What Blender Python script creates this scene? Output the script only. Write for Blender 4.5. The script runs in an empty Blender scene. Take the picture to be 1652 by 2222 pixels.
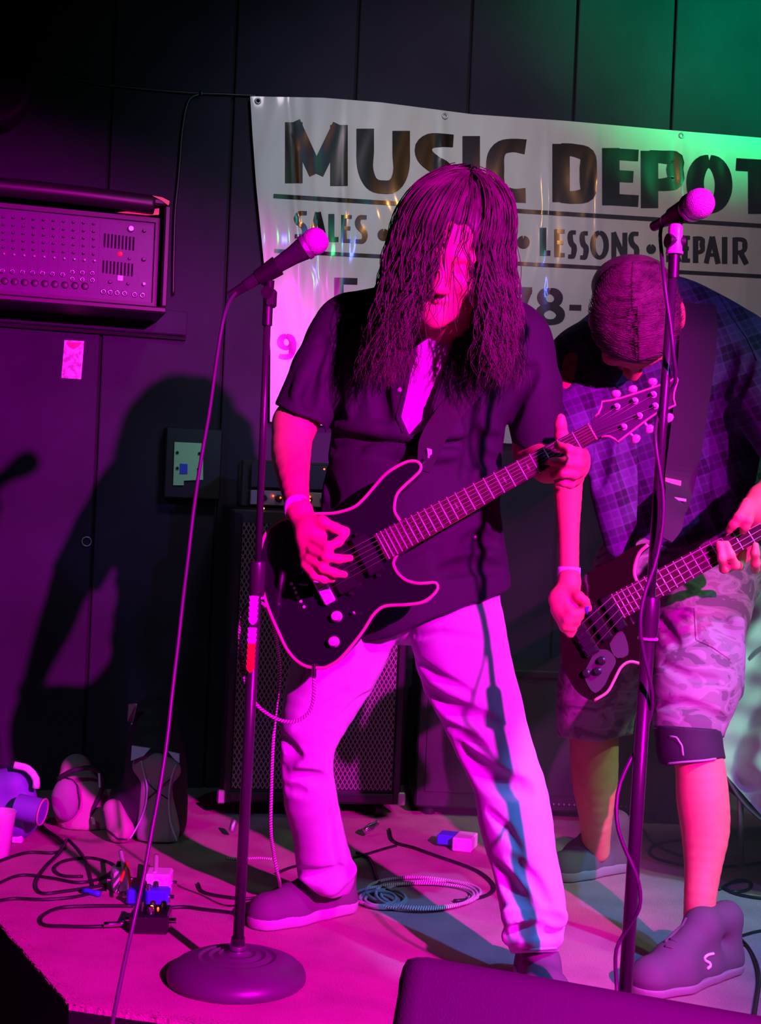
import bpy, math, random
import numpy as np
from mathutils import Vector, Matrix

rng = random.Random(7)
nrg = np.random.RandomState(7)
C = bpy.context.scene.collection
SC = bpy.context.scene
R = math.radians

# ------------------------------------------------------------------ camera
FPX = 3000.0
ROLL = R(2.4)
CAM = np.array([0.0, 0.0, 0.93])
RV = np.array([math.cos(ROLL), 0.0, math.sin(ROLL)])
UV_ = np.array([-math.sin(ROLL), 0.0, math.cos(ROLL)])
FV = np.array([0.0, 1.0, 0.0])
cam = bpy.data.cameras.new('camera')
cam.sensor_fit = 'HORIZONTAL'; cam.sensor_width = 36.0
cam.lens = FPX * 36.0 / 1652.0
cam.clip_start = 0.05; cam.clip_end = 60
camo = bpy.data.objects.new('camera', cam); C.objects.link(camo)
camo.matrix_world = Matrix(((RV[0], UV_[0], -FV[0], CAM[0]), (RV[1], UV_[1], -FV[1], CAM[1]),
                            (RV[2], UV_[2], -FV[2], CAM[2]), (0, 0, 0, 1)))
SC.camera = camo

# ------------------------------------------------------------------ light
SC.view_settings.view_transform = 'Standard'
SC.view_settings.look = 'None'
SC.view_settings.gamma = 1.0
SC.view_settings.use_curve_mapping = False
SC.view_settings.exposure = 0.0
w = bpy.data.worlds.new('World'); SC.world = w; w.use_nodes = True
w.node_tree.nodes['Background'].inputs[0].default_value = (0.5, 0.35, 0.7, 1)
w.node_tree.nodes['Background'].inputs[1].default_value = 0.004

def spot(name, loc, aim, col, power, size_deg, blend, radius=0.03):
    l = bpy.data.lights.new(name, 'SPOT'); l.color = col; l.energy = power
    l.spot_size = R(size_deg); l.spot_blend = blend; l.shadow_soft_size = radius
    o = bpy.data.objects.new(name, l); C.objects.link(o)
    o.location = loc
    o.rotation_euler = (Vector(aim) - Vector(loc)).to_track_quat('-Z', 'Y').to_euler()
    return o
def area(name, loc, aim, col, power, sx, sy):
    l = bpy.data.lights.new(name, 'AREA'); l.shape = 'RECTANGLE'; l.color = col; l.energy = power
    l.size = sx; l.size_y = sy
    o = bpy.data.objects.new(name, l); C.objects.link(o); o.location = loc
    o.rotation_euler = (Vector(aim) - Vector(loc)).to_track_quat('-Z', 'Y').to_euler()
    return o
MAGPOS = (1.76, -0.85, 2.2)
spot('magenta_spot', MAGPOS, (-0.20, 2.34, 0.86), (1.0, 0.0, 0.80), 2600, 40, 0.5, 0.035)
spot('violet_spot', (2.3, 0.6, 2.75), (0.75, 3.2, 0.9), (0.28, 0.18, 1.0), 130, 34, 0.5, 0.04)
spot('green_spot', (2.5, 1.5, 2.8), (1.05, 3.4, 0.5), (0.22, 1.0, 0.42), 120, 34, 0.9, 0.05)
spot('mint_fill', (2.3, 2.2, 2.3), (1.12, 3.5, 0.35), (0.55, 1.0, 0.66), 110, 26, 0.7, 0.05)  # added lamp, narrow cone put on the cloth to tint it mint
spot('green_wall_spot', (1.75, 3.9, 2.35), (1.22, 5.05, 3.05), (0.0, 1.0, 0.30), 260, 84, 1.0, 0.05)
spot('blue_spot', (1.9, 1.2, 2.8), (0.66, 2.95, 0.0), (0.04, 0.25, 1.0), 420, 19, 0.08, 0.03)
spot('green_streak_lamp', (1.62, 1.0, 2.50), (-0.2, 4.6, 1.9), (0.05, 1.0, 0.2), 45, 30, 0.8, 0.05)  # added lamp, set at the mirror angle for green streaks in the ink
spot('blue_streak_lamp', (1.95, 1.1, 2.50), (0.0, 4.6, 1.9), (0.12, 0.15, 1.0), 60, 30, 0.8, 0.05)  # added lamp giving the lettering blue streak reflections
spot('amber_streak_lamp', (2.35, 1.6, 2.78), (0.5, 4.8, 2.0), (1.0, 0.45, 0.12), 40, 30, 0.8, 0.05)  # added lamp for orange streak reflections on the lettering
spot('teal_fill', (-1.7, 0.4, 2.6), (-0.6, 4.0, 0.6), (0.30, 0.85, 1.0), 40, 30, 0.8, 0.05)  # added weak fill lamp that lifts the bags and breaker plate
spot('bar_light', (0.35, 2.75, 3.0), (0.42, 4.85, 1.55), (1.0, 0.85, 1.0), 90, 74, 0.9, 0.15)

# ------------------------------------------------------------------ pixel helpers (measured positions)
def ray(px, py):
    return ((px - 826.0) / FPX) * RV - ((py - 1111.0) / FPX) * UV_ + FV
def P(px, py, Y):
    return CAM + ray(px, py) * Y
def FL(px, py, z=0.0):
    d = ray(px, py); return CAM + d * ((z - CAM[2]) / d[2])
YAW = R(16)
WT = np.array([math.cos(YAW), math.sin(YAW), 0.0]); WN = np.array([math.sin(YAW), -math.cos(YAW), 0.0])
W0 = np.array([0.0, 4.7, 0.0])
def WP(px, py, off=0.0):
    d = ray(px, py); p0 = W0 + WN * off
    return CAM + d * (np.dot(p0 - CAM, WN) / np.dot(d, WN))
def wc(px, py, off=0.0):
    p = WP(px, py, off) - W0
    return float(np.dot(p, WT)), float(p[2])
def wpt(t, z, off=0.0):
    return W0 + WT * t + WN * off + np.array([0, 0, z])
def proj(X, Y, Z):
    dx = X - CAM[0]; dy = Y - CAM[1]; dz = Z - CAM[2]
    return 826 + FPX * (dx * RV[0] + dz * RV[2]) / dy, 1111 - FPX * (dx * UV_[0] + dz * UV_[2]) / dy

# ------------------------------------------------------------------ materials
def mat(name, col, rough=0.6, metal=0.0, spec=0.5, emit=None, es=0.0, noise=None, bump=None, coat=0.0, var=None, sheen=0.0, alpha=1.0):
    m = bpy.data.materials.new(name); m.use_nodes = True
    nt = m.node_tree; b = nt.nodes['Principled BSDF']
    b.inputs['Base Color'].default_value = (*col, 1)
    b.inputs['Roughness'].default_value = rough
    b.inputs['Metallic'].default_value = metal
    b.inputs['Specular IOR Level'].default_value = spec
    b.inputs['Coat Weight'].default_value = coat
    b.inputs['Sheen Weight'].default_value = sheen
    b.inputs['Coat Roughness'].default_value = 0.08
    if alpha < 1: b.inputs['Alpha'].default_value = alpha
    if emit:
        b.inputs['Emission Color'].default_value = (*emit, 1); b.inputs['Emission Strength'].default_value = es
    tc = nt.nodes.new('ShaderNodeTexCoord')
    if var:      # (scale, amount)
        n = nt.nodes.new('ShaderNodeTexNoise'); n.inputs['Scale'].default_value = var[0]; n.inputs['Detail'].default_value = 6
        nt.links.new(tc.outputs['Object'], n.inputs['Vector'])
        r = nt.nodes.new('ShaderNodeValToRGB')
        a = var[1]
        r.color_ramp.elements[0].position = 0.3; r.color_ramp.elements[1].position = 0.7
        r.color_ramp.elements[0].color = (*[c * (1 - a) for c in col], 1)
        r.color_ramp.elements[1].color = (*[min(1, c * (1 + a)) for c in col], 1)
        nt.links.new(n.outputs['Fac'], r.inputs['Fac']); nt.links.new(r.outputs['Color'], b.inputs['Base Color'])
    if bump:     # (scale, strength, distance)
        n = nt.nodes.new('ShaderNodeTexNoise'); n.inputs['Scale'].default_value = bump[0]; n.inputs['Detail'].default_value = 4
        nt.links.new(tc.outputs['Object'], n.inputs['Vector'])
        bp = nt.nodes.new('ShaderNodeBump'); bp.inputs['Strength'].default_value = bump[1]; bp.inputs['Distance'].default_value = bump[2]
        nt.links.new(n.outputs['Fac'], bp.inputs['Height']); nt.links.new(bp.outputs['Normal'], b.inputs['Normal'])
    return m
M = {}
M['wall'] = mat('wall_paint', (0.026, 0.021, 0.042), 0.8, spec=0.2, var=(3, 0.25), bump=(40, 0.25, 0.002))
M['gap'] = mat('gap', (0.006, 0.006, 0.008), 0.9)
M['dark'] = mat('dark_plastic', (0.012, 0.011, 0.013), 0.45)
M['tolex'] = mat('tolex', (0.018, 0.016, 0.02), 0.5, bump=(300, 0.4, 0.001))
M['bmetal'] = mat('black_metal', (0.03, 0.028, 0.032), 0.28, metal=0.4)
M['chrome'] = mat('chrome', (0.8, 0.8, 0.82), 0.18, metal=1.0)
M['steel'] = mat('steel', (0.55, 0.55, 0.57), 0.4, metal=0.9)
M['stand'] = mat('stand_tube', (0.06, 0.055, 0.065), 0.3, metal=0.5)
M['base'] = mat('cast_base', (0.10, 0.09, 0.11), 0.42, metal=0.2, bump=(120, 0.15, 0.001))
M['rubber'] = mat('rubber_cable', (0.012, 0.011, 0.013), 0.4)
M['purplecable'] = mat('mic_cable', (0.06, 0.045, 0.07), 0.4)
M['vinyl'] = mat('banner_vinyl', (0.62, 0.61, 0.60), 0.38, spec=0.5, coat=0.25, var=(2.5, 0.06))
M['ink'] = mat('banner_ink', (0.006, 0.007, 0.008), 0.22, spec=0.3, coat=0.35)
M['skin'] = mat('skin', (0.60, 0.28, 0.17), 0.5, spec=0.25, var=(25, 0.08), bump=(220, 0.12, 0.001))
M['skinb'] = mat('skin_bassist', (0.60, 0.30, 0.15), 0.5, spec=0.3, var=(25, 0.08), bump=(220, 0.12, 0.001))
M['shirt'] = mat('black_shirt', (0.018, 0.012, 0.026), 0.85, sheen=0.0, var=(8, 0.2), bump=(400, 0.2, 0.001))
M['tee'] = mat('white_tee', (0.78, 0.78, 0.8), 0.85, bump=(300, 0.15, 0.001))
M['jeans'] = mat('pale_jeans', (0.50, 0.50, 0.56), 0.85, var=(14, 0.10), bump=(350, 0.3, 0.001))
M['hair'] = mat('brown_hair', (0.080, 0.045, 0.055), 0.5, spec=0.35, var=(30, 0.45))
M['hairb'] = mat('greying_hair', (0.12, 0.075, 0.08), 0.55, spec=0.3, var=(45, 0.45), bump=(160, 0.4, 0.002))
M['shoe'] = mat('shoe_canvas', (0.12, 0.09, 0.12), 0.8, bump=(300, 0.3, 0.001))
M['sole'] = mat('shoe_sole', (0.42, 0.38, 0.42), 0.6)
M['shoeb'] = mat('grey_knit_shoe', (0.10, 0.09, 0.10), 0.8, bump=(260, 0.5, 0.001))
M['soleb'] = mat('grey_sole', (0.26, 0.24, 0.25), 0.6)
M['white'] = mat('white_print', (0.8, 0.8, 0.8), 0.5)
M['gloss'] = mat('black_lacquer', (0.010, 0.008, 0.014), 0.12, spec=0.6, coat=0.5)
M['fret'] = mat('nickel', (0.75, 0.72, 0.72), 0.38, metal=0.35)
M['string'] = mat('string_steel', (0.25, 0.22, 0.22), 0.5, metal=0.3)
M['cream'] = mat('cream_binding', (0.50, 0.32, 0.24), 0.4)
M['rosewood'] = mat('rosewood', (0.04, 0.010, 0.014), 0.6, spec=0.2, var=(60, 0.3))
M['neckwood'] = mat('neck_wood', (0.35, 0.2, 0.12), 0.4)
M['headface'] = mat('headstock_veneer', (0.045, 0.035, 0.055), 0.6, spec=0.15)
M['pick'] = mat('pickup_black', (0.008, 0.007, 0.010), 0.4, spec=0.3)
M['dimline'] = mat('grey_line', (0.10, 0.09, 0.13), 0.6)
M['strapm'] = mat('black_webbing', (0.014, 0.012, 0.016), 0.8, bump=(500, 0.5, 0.001))
M['strapb'] = mat('grey_webbing', (0.035, 0.028, 0.042), 0.8, bump=(500, 0.5, 0.001))
M['band'] = mat('paper_wristband', (0.72, 0.66, 0.74), 0.6, var=(90, 0.25))
M['red'] = mat('red_plastic', (0.8, 0.03, 0.02), 0.4)
M['bluep'] = mat('blue_plastic', (0.05, 0.10, 0.75), 0.4)
M['whitep'] = mat('white_plastic', (0.75, 0.72, 0.75), 0.4)
M['bass'] = mat('bass_lacquer', (0.012, 0.006, 0.006), 0.08, spec=0.7, coat=0.7)
M['redwood'] = mat('red_wood', (0.45, 0.05, 0.03), 0.35)
M['guard'] = mat('grey_pickguard', (0.055, 0.055, 0.055), 0.35)
M['cloth'] = mat('white_cloth', (0.78, 0.78, 0.78), 0.8)
M['brace'] = mat('knee_brace', (0.02, 0.02, 0.025), 0.8, bump=(300, 0.3, 0.001))
M['trimg'] = mat('grey_trim', (0.28, 0.24, 0.28), 0.7)
M['mixface'] = mat('mixer_face', (0.028, 0.028, 0.055), 0.5, var=(60, 0.15))
M['yellow'] = mat('yellow_edge', (0.5, 0.33, 0.05), 0.5)
M['led_red'] = mat('red_lamp', (0.5, 0.02, 0.0), 0.4, emit=(1.0, 0.06, 0.01), es=6)
M['led_org'] = mat('orange_lamp', (0.5, 0.1, 0.0), 0.4, emit=(1.0, 0.35, 0.02), es=9)
M['plateg'] = mat('pale_green_plate', (0.35, 0.85, 0.40), 0.5, emit=(0.10, 0.35, 0.16), es=0.0)
M['monitor'] = mat('monitor_carpet', (0.042, 0.034, 0.048), 0.8, bump=(260, 0.7, 0.002))
M['bagd'] = mat('dark_nylon', (0.025, 0.022, 0.03), 0.7, bump=(90, 0.3, 0.003))
M['bagg'] = mat('grey_nylon', (0.30, 0.27, 0.30), 0.75, bump=(200, 0.4, 0.002))
M['bagp'] = mat('rose_grey_fabric', (0.45, 0.28, 0.33), 0.8, bump=(200, 0.4, 0.002))
M['tealp'] = mat('pale_blue_panel', (0.45, 0.85, 0.95), 0.5)
M['orange'] = mat('orange_plastic', (0.8, 0.12, 0.02), 0.4)
M['bagv'] = mat('violet_nylon', (0.16, 0.12, 0.45), 0.6, bump=(90, 0.3, 0.003))
M['cordw'] = mat('pale_cord', (0.45, 0.55, 0.65), 0.6)
M['coilc'] = mat('grey_green_cable', (0.25, 0.30, 0.27), 0.5)
M['cup'] = mat('clear_cup', (0.85, 0.75, 0.85), 0.15, alpha=0.45)
M['liquid'] = mat('pink_drink', (0.9, 0.5, 0.7), 0.2)

def mat_fancy():
    # carpet
    m = mat('stage_carpet', (0.34, 0.2, 0.2), 0.95); nt = m.node_tree; b = nt.nodes['Principled BSDF']
    tc = nt.nodes.new('ShaderNodeTexCoord')
    n = nt.nodes.new('ShaderNodeTexNoise'); n.inputs['Scale'].default_value = 9; n.inputs['Detail'].default_value = 10
    n2 = nt.nodes.new('ShaderNodeTexNoise'); n2.inputs['Scale'].default_value = 260; n2.inputs['Detail'].default_value = 3
    mx = nt.nodes.new('ShaderNodeMath'); mx.operation = 'ADD'
    s = nt.nodes.new('ShaderNodeMath'); s.operation = 'MULTIPLY'; s.inputs[1].default_value = 0.8
    nt.links.new(tc.outputs['Object'], n.inputs['Vector']); nt.links.new(tc.outputs['Object'], n2.inputs['Vector'])
    nt.links.new(n2.outputs['Fac'], s.inputs[0]); nt.links.new(n.outputs['Fac'], mx.inputs[0]); nt.links.new(s.outputs[0], mx.inputs[1])
    r = nt.nodes.new('ShaderNodeValToRGB'); r.color_ramp.elements[0].position = 0.65; r.color_ramp.elements[1].position = 1.15
    r.color_ramp.elements[0].color = (0.33, 0.18, 0.20, 1); r.color_ramp.elements[1].color = (0.44, 0.25, 0.26, 1)
    nt.links.new(mx.outputs[0], r.inputs['Fac']); nt.links.new(r.outputs['Color'], b.inputs['Base Color'])
    bp = nt.nodes.new('ShaderNodeBump'); bp.inputs['Strength'].default_value = 0.6; bp.inputs['Distance'].default_value = 0.004
    nt.links.new(n2.outputs['Fac'], bp.inputs['Height']); nt.links.new(bp.outputs['Normal'], b.inputs['Normal'])
    M['carpet'] = m
    # camouflage
    m = mat('camouflage', (0.4, 0.35, 0.4), 0.85); nt = m.node_tree; b = nt.nodes['Principled BSDF']
    tc = nt.nodes.new('ShaderNodeTexCoord'); mp = nt.nodes.new('ShaderNodeMapping'); mp.inputs['Scale'].default_value = (1, 1, 1.7)
    nt.links.new(tc.outputs['Object'], mp.inputs['Vector'])
    n = nt.nodes.new('ShaderNodeTexNoise'); n.inputs['Scale'].default_value = 13; n.inputs['Detail'].default_value = 2.5; n.inputs['Distortion'].default_value = 0.8
    nt.links.new(mp.outputs['Vector'], n.inputs['Vector'])
    r = nt.nodes.new('ShaderNodeValToRGB'); r.color_ramp.interpolation = 'CONSTANT'
    e = r.color_ramp.elements; e[0].position = 0; e[0].color = (0.12, 0.105, 0.11, 1); e[1].position = 0.42; e[1].color = (0.21, 0.18, 0.18, 1)
    q = e.new(0.50); q.color = (0.28, 0.25, 0.25, 1); q = e.new(0.585); q.color = (0.22, 0.195, 0.20, 1); q = e.new(0.66); q.color = (0.13, 0.11, 0.12, 1)
    nt.links.new(n.outputs['Fac'], r.inputs['Fac']); nt.links.new(r.outputs['Color'], b.inputs['Base Color'])
    M['camo'] = m
    # plaid
    m = mat('plaid_shirt', (0.1, 0.08, 0.15), 0.85); nt = m.node_tree; b = nt.nodes['Principled BSDF']
    tc = nt.nodes.new('ShaderNodeTexCoord'); mp = nt.nodes.new('ShaderNodeMapping'); mp.inputs['Rotation'].default_value = (0, R(22), 0)
    nt.links.new(tc.outputs['Object'], mp.inputs['Vector'])
    sep = nt.nodes.new('ShaderNodeSeparateXYZ'); nt.links.new(mp.outputs['Vector'], sep.inputs[0])
    acc = None
    for ax, f, th, wgt in (('X', 14, 0.45, 0.35), ('Z', 13, 0.45, 0.35), ('X', 56, 0.75, 0.28), ('Z', 52, 0.75, 0.28)):
        mu = nt.nodes.new('ShaderNodeMath'); mu.operation = 'MULTIPLY'; mu.inputs[1].default_value = f
        fr = nt.nodes.new('ShaderNodeMath'); fr.operation = 'FRACT'; gt = nt.nodes.new('ShaderNodeMath'); gt.operation = 'GREATER_THAN'; gt.inputs[1].default_value = th
        wg = nt.nodes.new('ShaderNodeMath'); wg.operation = 'MULTIPLY'; wg.inputs[1].default_value = wgt
        nt.links.new(sep.outputs[ax], mu.inputs[0]); nt.links.new(mu.outputs[0], fr.inputs[0]); nt.links.new(fr.outputs[0], gt.inputs[0]); nt.links.new(gt.outputs[0], wg.inputs[0])
        if acc is None: acc = wg
        else:
            ad = nt.nodes.new('ShaderNodeMath'); ad.operation = 'ADD'; nt.links.new(acc.outputs[0], ad.inputs[0]); nt.links.new(wg.outputs[0], ad.inputs[1]); acc = ad
    r = nt.nodes.new('ShaderNodeValToRGB'); r.color_ramp.elements[0].color = (0.016, 0.014, 0.034, 1); r.color_ramp.elements[1].color = (0.09, 0.08, 0.18, 1)
    nt.links.new(acc.outputs[0], r.inputs['Fac']); nt.links.new(r.outputs['Color'], b.inputs['Base Color'])
    M['plaid'] = m
    # braided cable (UV: v = metres along)
    m = mat('braided_cable', (0.5, 0.5, 0.5), 0.7); nt = m.node_tree; b = nt.nodes['Principled BSDF']
    tc = nt.nodes.new('ShaderNodeTexCoord'); sep = nt.nodes.new('ShaderNodeSeparateXYZ'); nt.links.new(tc.outputs['UV'], sep.inputs[0])
    mu = nt.nodes.new('ShaderNodeMath'); mu.operation = 'MULTIPLY'; mu.inputs[1].default_value = 170
    ad = nt.nodes.new('ShaderNodeMath'); ad.operation = 'ADD'; u2 = nt.nodes.new('ShaderNodeMath'); u2.operation = 'MULTIPLY'; u2.inputs[1].default_value = 1
    fr = nt.nodes.new('ShaderNodeMath'); fr.operation = 'FRACT'; gt = nt.nodes.new('ShaderNodeMath'); gt.operation = 'GREATER_THAN'; gt.inputs[1].default_value = 0.45
    nt.links.new(sep.outputs['Y'], mu.inputs[0]); nt.links.new(sep.outputs['X'], u2.inputs[0]); nt.links.new(mu.outputs[0], ad.inputs[0]); nt.links.new(u2.outputs[0], ad.inputs[1])
    nt.links.new(ad.outputs[0], fr.inputs[0]); nt.links.new(fr.outputs[0], gt.inputs[0])
    r = nt.nodes.new('ShaderNodeValToRGB'); r.color_ramp.elements[0].color = (0.12, 0.08, 0.1, 1); r.color_ramp.elements[1].color = (0.78, 0.66, 0.66, 1)
    nt.links.new(gt.outputs[0], r.inputs['Fac']); nt.links.new(r.outputs['Color'], b.inputs['Base Color'])
    M['braid'] = m
    # speaker grille: diamond mesh
    m = mat('grille_mesh', (0.09, 0.07, 0.09), 0.4, metal=0.4); nt = m.node_tree; b = nt.nodes['Principled BSDF']
    tc = nt.nodes.new('ShaderNodeTexCoord'); sep = nt.nodes.new('ShaderNodeSeparateXYZ'); nt.links.new(tc.outputs['UV'], sep.inputs[0])
    outs = []
    for sg in (1, -1):
        k = nt.nodes.new('ShaderNodeMath'); k.operation = 'MULTIPLY_ADD'; k.inputs[1].default_value = sg * 0.55
        nt.links.new(sep.outputs['Y'], k.inputs[0]); nt.links.new(sep.outputs['X'], k.inputs[2])
        mu = nt.nodes.new('ShaderNodeMath'); mu.operation = 'MULTIPLY'; mu.inputs[1].default_value = 75; nt.links.new(k.outputs[0], mu.inputs[0])
        fr = nt.nodes.new('ShaderNodeMath'); fr.operation = 'FRACT'; nt.links.new(mu.outputs[0], fr.inputs[0])
        gt = nt.nodes.new('ShaderNodeMath'); gt.operation = 'GREATER_THAN'; gt.inputs[1].default_value = 0.70; nt.links.new(fr.outputs[0], gt.inputs[0]); outs.append(gt)
    mx = nt.nodes.new('ShaderNodeMath'); mx.operation = 'MAXIMUM'; nt.links.new(outs[0].outputs[0], mx.inputs[0]); nt.links.new(outs[1].outputs[0], mx.inputs[1])
    r = nt.nodes.new('ShaderNodeValToRGB'); r.color_ramp.elements[0].color = (0.008, 0.006, 0.01, 1); r.color_ramp.elements[1].color = (0.22, 0.17, 0.2, 1)
    nt.links.new(mx.outputs[0], r.inputs['Fac']); nt.links.new(r.outputs['Color'], b.inputs['Base Color'])
    bp = nt.nodes.new('ShaderNodeBump'); bp.inputs['Strength'].default_value = 0.8; bp.inputs['Distance'].default_value = 0.003
    nt.links.new(mx.outputs[0], bp.inputs['Height']); nt.links.new(bp.outputs['Normal'], b.inputs['Normal'])
    M['grille'] = m
    # small card with a red heading and mottled print
    m = mat('printed_card', (0.6, 0.6, 0.6), 0.5); nt = m.node_tree; b = nt.nodes['Principled BSDF']
    tc = nt.nodes.new('ShaderNodeTexCoord')
    n = nt.nodes.new('ShaderNodeTexNoise'); n.inputs['Scale'].default_value = 60; n.inputs['Detail'].default_value = 5
    nt.links.new(tc.outputs['Object'], n.inputs['Vector'])
    r = nt.nodes.new('ShaderNodeValToRGB'); r.color_ramp.elements[0].position = 0.4; r.color_ramp.elements[1].position = 0.6
    r.color_ramp.elements[0].color = (0.30, 0.18, 0.30, 1); r.color_ramp.elements[1].color = (0.8, 0.72, 0.8, 1)
    nt.links.new(n.outputs['Fac'], r.inputs['Fac']); nt.links.new(r.outputs['Color'], b.inputs['Base Color'])
    M['card'] = m
mat_fancy()

# ------------------------------------------------------------------ object helpers
def link(name, me, m=None, parent=None):
    o = bpy.data.objects.new(name, me); C.objects.link(o)
    if m is not None and len(me.materials) == 0: me.materials.append(m)
    if parent is not None:
        o.parent = parent
    return o
def tag(o, label=None, cat=None, group=None, kind=None):
    if label: o['label'] = label
    if cat: o['category'] = cat
    if group: o['group'] = group
    if kind: o['kind'] = kind
    return o
def thing(name, label, cat, loc=(0, 0, 0), group=None):
    # geometry is modelled in world space; the Empty sits at the thing's base
    o = bpy.data.objects.new(name, None); C.objects.link(o); o.location = [float(v) for v in loc]
    o.empty_display_size = 0.05
    return tag(o, label, cat, group)
def ob(name, me, m, parent=None):
    o = link(name, me, m)
    if parent is not None:
        o.parent = parent
        base = parent
        off = Vector((0, 0, 0))
        while base is not None:
            off += Vector(base.location); base = base.parent
        o.location = -off
    return o
def mesh_np(name, V, F, smooth=True, uv=None):
    me = bpy.data.meshes.new(name)
    V = np.asarray(V, dtype=np.float32)
    if isinstance(F, np.ndarray) and F.ndim == 2:
        n = F.shape[1]; me.vertices.add(len(V)); me.vertices.foreach_set('co', V.ravel())
        me.loops.add(F.size); me.loops.foreach_set('vertex_index', F.ravel().astype(np.int32))
        me.polygons.add(len(F)); me.polygons.foreach_set('loop_start', np.arange(0, F.size, n, dtype=np.int32))
        try: me.polygons.foreach_set('loop_total', np.full(len(F), n, dtype=np.int32))
        except Exception: pass
    else:
        me.from_pydata([tuple(map(float, v)) for v in V], [], [tuple(int(i) for i in f) for f in F])
    me.update(calc_edges=True)
    if smooth: me.polygons.foreach_set('use_smooth', np.ones(len(me.polygons), dtype=bool))
    if uv is not None:
        l = me.uv_layers.new(name='UVMap'); vi = np.zeros(len(me.loops), dtype=np.int32); me.loops.foreach_get('vertex_index', vi)
        l.data.foreach_set('uv', np.asarray(uv, dtype=np.float32)[vi].ravel())
    return me
class MB:
    def __init__(s): s.V = []; s.F = []
    def add(s, V, F):
        k = len(s.V); s.V += [np.array(v, dtype=float) for v in V]; s.F += [tuple(i + k for i in f) for f in F]; return s
    def box(s, c, a, b, n, bev=0.0):
        """box centre c, half axes vectors a, b, n"""
        c = np.array(c, float); a = np.array(a, float); b = np.array(b, float); n = np.array(n, float)
        if bev <= 0:
            V = [c + i * a + j * b + k * n for k in (-1, 1) for j in (-1, 1) for i in (-1, 1)]
            return s.add(V, [(0, 2, 3, 1), (4, 5, 7, 6), (0, 1, 5, 4), (2, 6, 7, 3), (0, 4, 6, 2), (1, 3, 7, 5)])
        la, lb, ln = np.linalg.norm(a), np.linalg.norm(b), np.linalg.norm(n)
        fa, fb, fn = 1 - bev / la, 1 - bev / lb, 1 - bev / ln
        idx = {}; V = []
        for i in (-1, 1):
            for j in (-1, 1):
                for k in (-1, 1):
                    for ax, (x, y, z) in enumerate(((1, fb, fn), (fa, 1, fn), (fa, fb, 1))):
                        idx[(i, j, k, ax)] = len(V); V.append(c + i * x * a + j * y * b + k * z * n)
        F = []
        cyc = [(-1, -1), (1, -1), (1, 1), (-1, 1)]
        for sgn in (-1, 1):
            F.append([idx[(sgn, p, q, 0)] for p, q in cyc]); F.append([idx[(p, sgn, q, 1)] for p, q in cyc]); F.append([idx[(p, q, sgn, 2)] for p, q in cyc])
        for p in (-1, 1):
            for q in (-1, 1):
                F.append([idx[(p, q, -1, 0)], idx[(p, q, 1, 0)], idx[(p, q, 1, 1)], idx[(p, q, -1, 1)]])
                F.append([idx[(-1, p, q, 1)], idx[(1, p, q, 1)], idx[(1, p, q, 2)], idx[(-1, p, q, 2)]])
                F.append([idx[(p, -1, q, 0)], idx[(p, 1, q, 0)], idx[(p, 1, q, 2)], idx[(p, -1, q, 2)]])
        for i in (-1, 1):
            for j in (-1, 1):
                for k in (-1, 1): F.append([idx[(i, j, k, 0)], idx[(i, j, k, 1)], idx[(i, j, k, 2)]])
        return s.add(V, F)
    def cyl(s, a, b, ra, rb=None, n=16, caps=True):
        a = np.array(a, float); b = np.array(b, float); rb = ra if rb is None else rb
        d = b - a; d /= np.linalg.norm(d); u = np.cross(d, [0, 0, 1.0]); 
        if np.linalg.norm(u) < 1e-3: u = np.cross(d, [1.0, 0, 0])
        u /= np.linalg.norm(u); v = np.cross(d, u)
        V = []
        for p, r in ((a, ra), (b, rb)):
            for i in range(n):
                t = 2 * math.pi * i / n; V.append(p + r * (math.cos(t) * u + math.sin(t) * v))
        F = [(i, (i + 1) % n, n + (i + 1) % n, n + i) for i in range(n)]
        if caps: F += [tuple(range(n - 1, -1, -1)), tuple(range(n, 2 * n))]
        return s.add(V, F)
    def lathe(s, c, axis, prof, n=32, up=None):
        """prof: list of (height along axis, radius)"""
        c = np.array(c, float); d = np.array(axis, float); d /= np.linalg.norm(d); u = np.cross(d, [0, 0, 1.0])
        if np.linalg.norm(u) < 1e-3: u = np.cross(d, [1.0, 0, 0])
        u /= np.linalg.norm(u); v = np.cross(d, u)
        V = []; m = len(prof)
        for h, r in prof:
            for i in range(n):
                t = 2 * math.pi * i / n; V.append(c + d * h + max(r, 1e-4) * (math.cos(t) * u + math.sin(t) * v))
        F = [(j * n + i, j * n + (i + 1) % n, (j + 1) * n + (i + 1) % n, (j + 1) * n + i) for j in range(m - 1) for i in range(n)]
        F += [tuple(range(n - 1, -1, -1)), tuple(range((m - 1) * n, m * n))]
        return s.add(V, F)
    def prism(s, pts, n, th):
        """polygon pts (3-D, planar) extruded by vector n*th behind"""
        k = len(pts); n = np.array(n, float) * th
        V = list(pts) + [p + n for p in pts]
        F = [tuple(range(k)), tuple(range(2 * k - 1, k - 1, -1))] + [(i, k + i, k + (i + 1) % k, (i + 1) % k) for i in range(k)]
        return s.add(V, F)
    def build(s, name, m, parent=None, smooth=False, auto=None):
        me = mesh_np(name, s.V, s.F, smooth=smooth)
        import bmesh
        bm = bmesh.new(); bm.from_mesh(me); bmesh.ops.recalc_face_normals(bm, faces=bm.faces); bm.to_mesh(me); bm.free()
        if auto is not None:
            me.polygons.foreach_set('use_smooth', np.ones(len(me.polygons), dtype=bool))
            try: me.set_sharp_from_angle(angle=R(auto))
            except Exception: pass
        return ob(name, me, m, parent)
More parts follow.
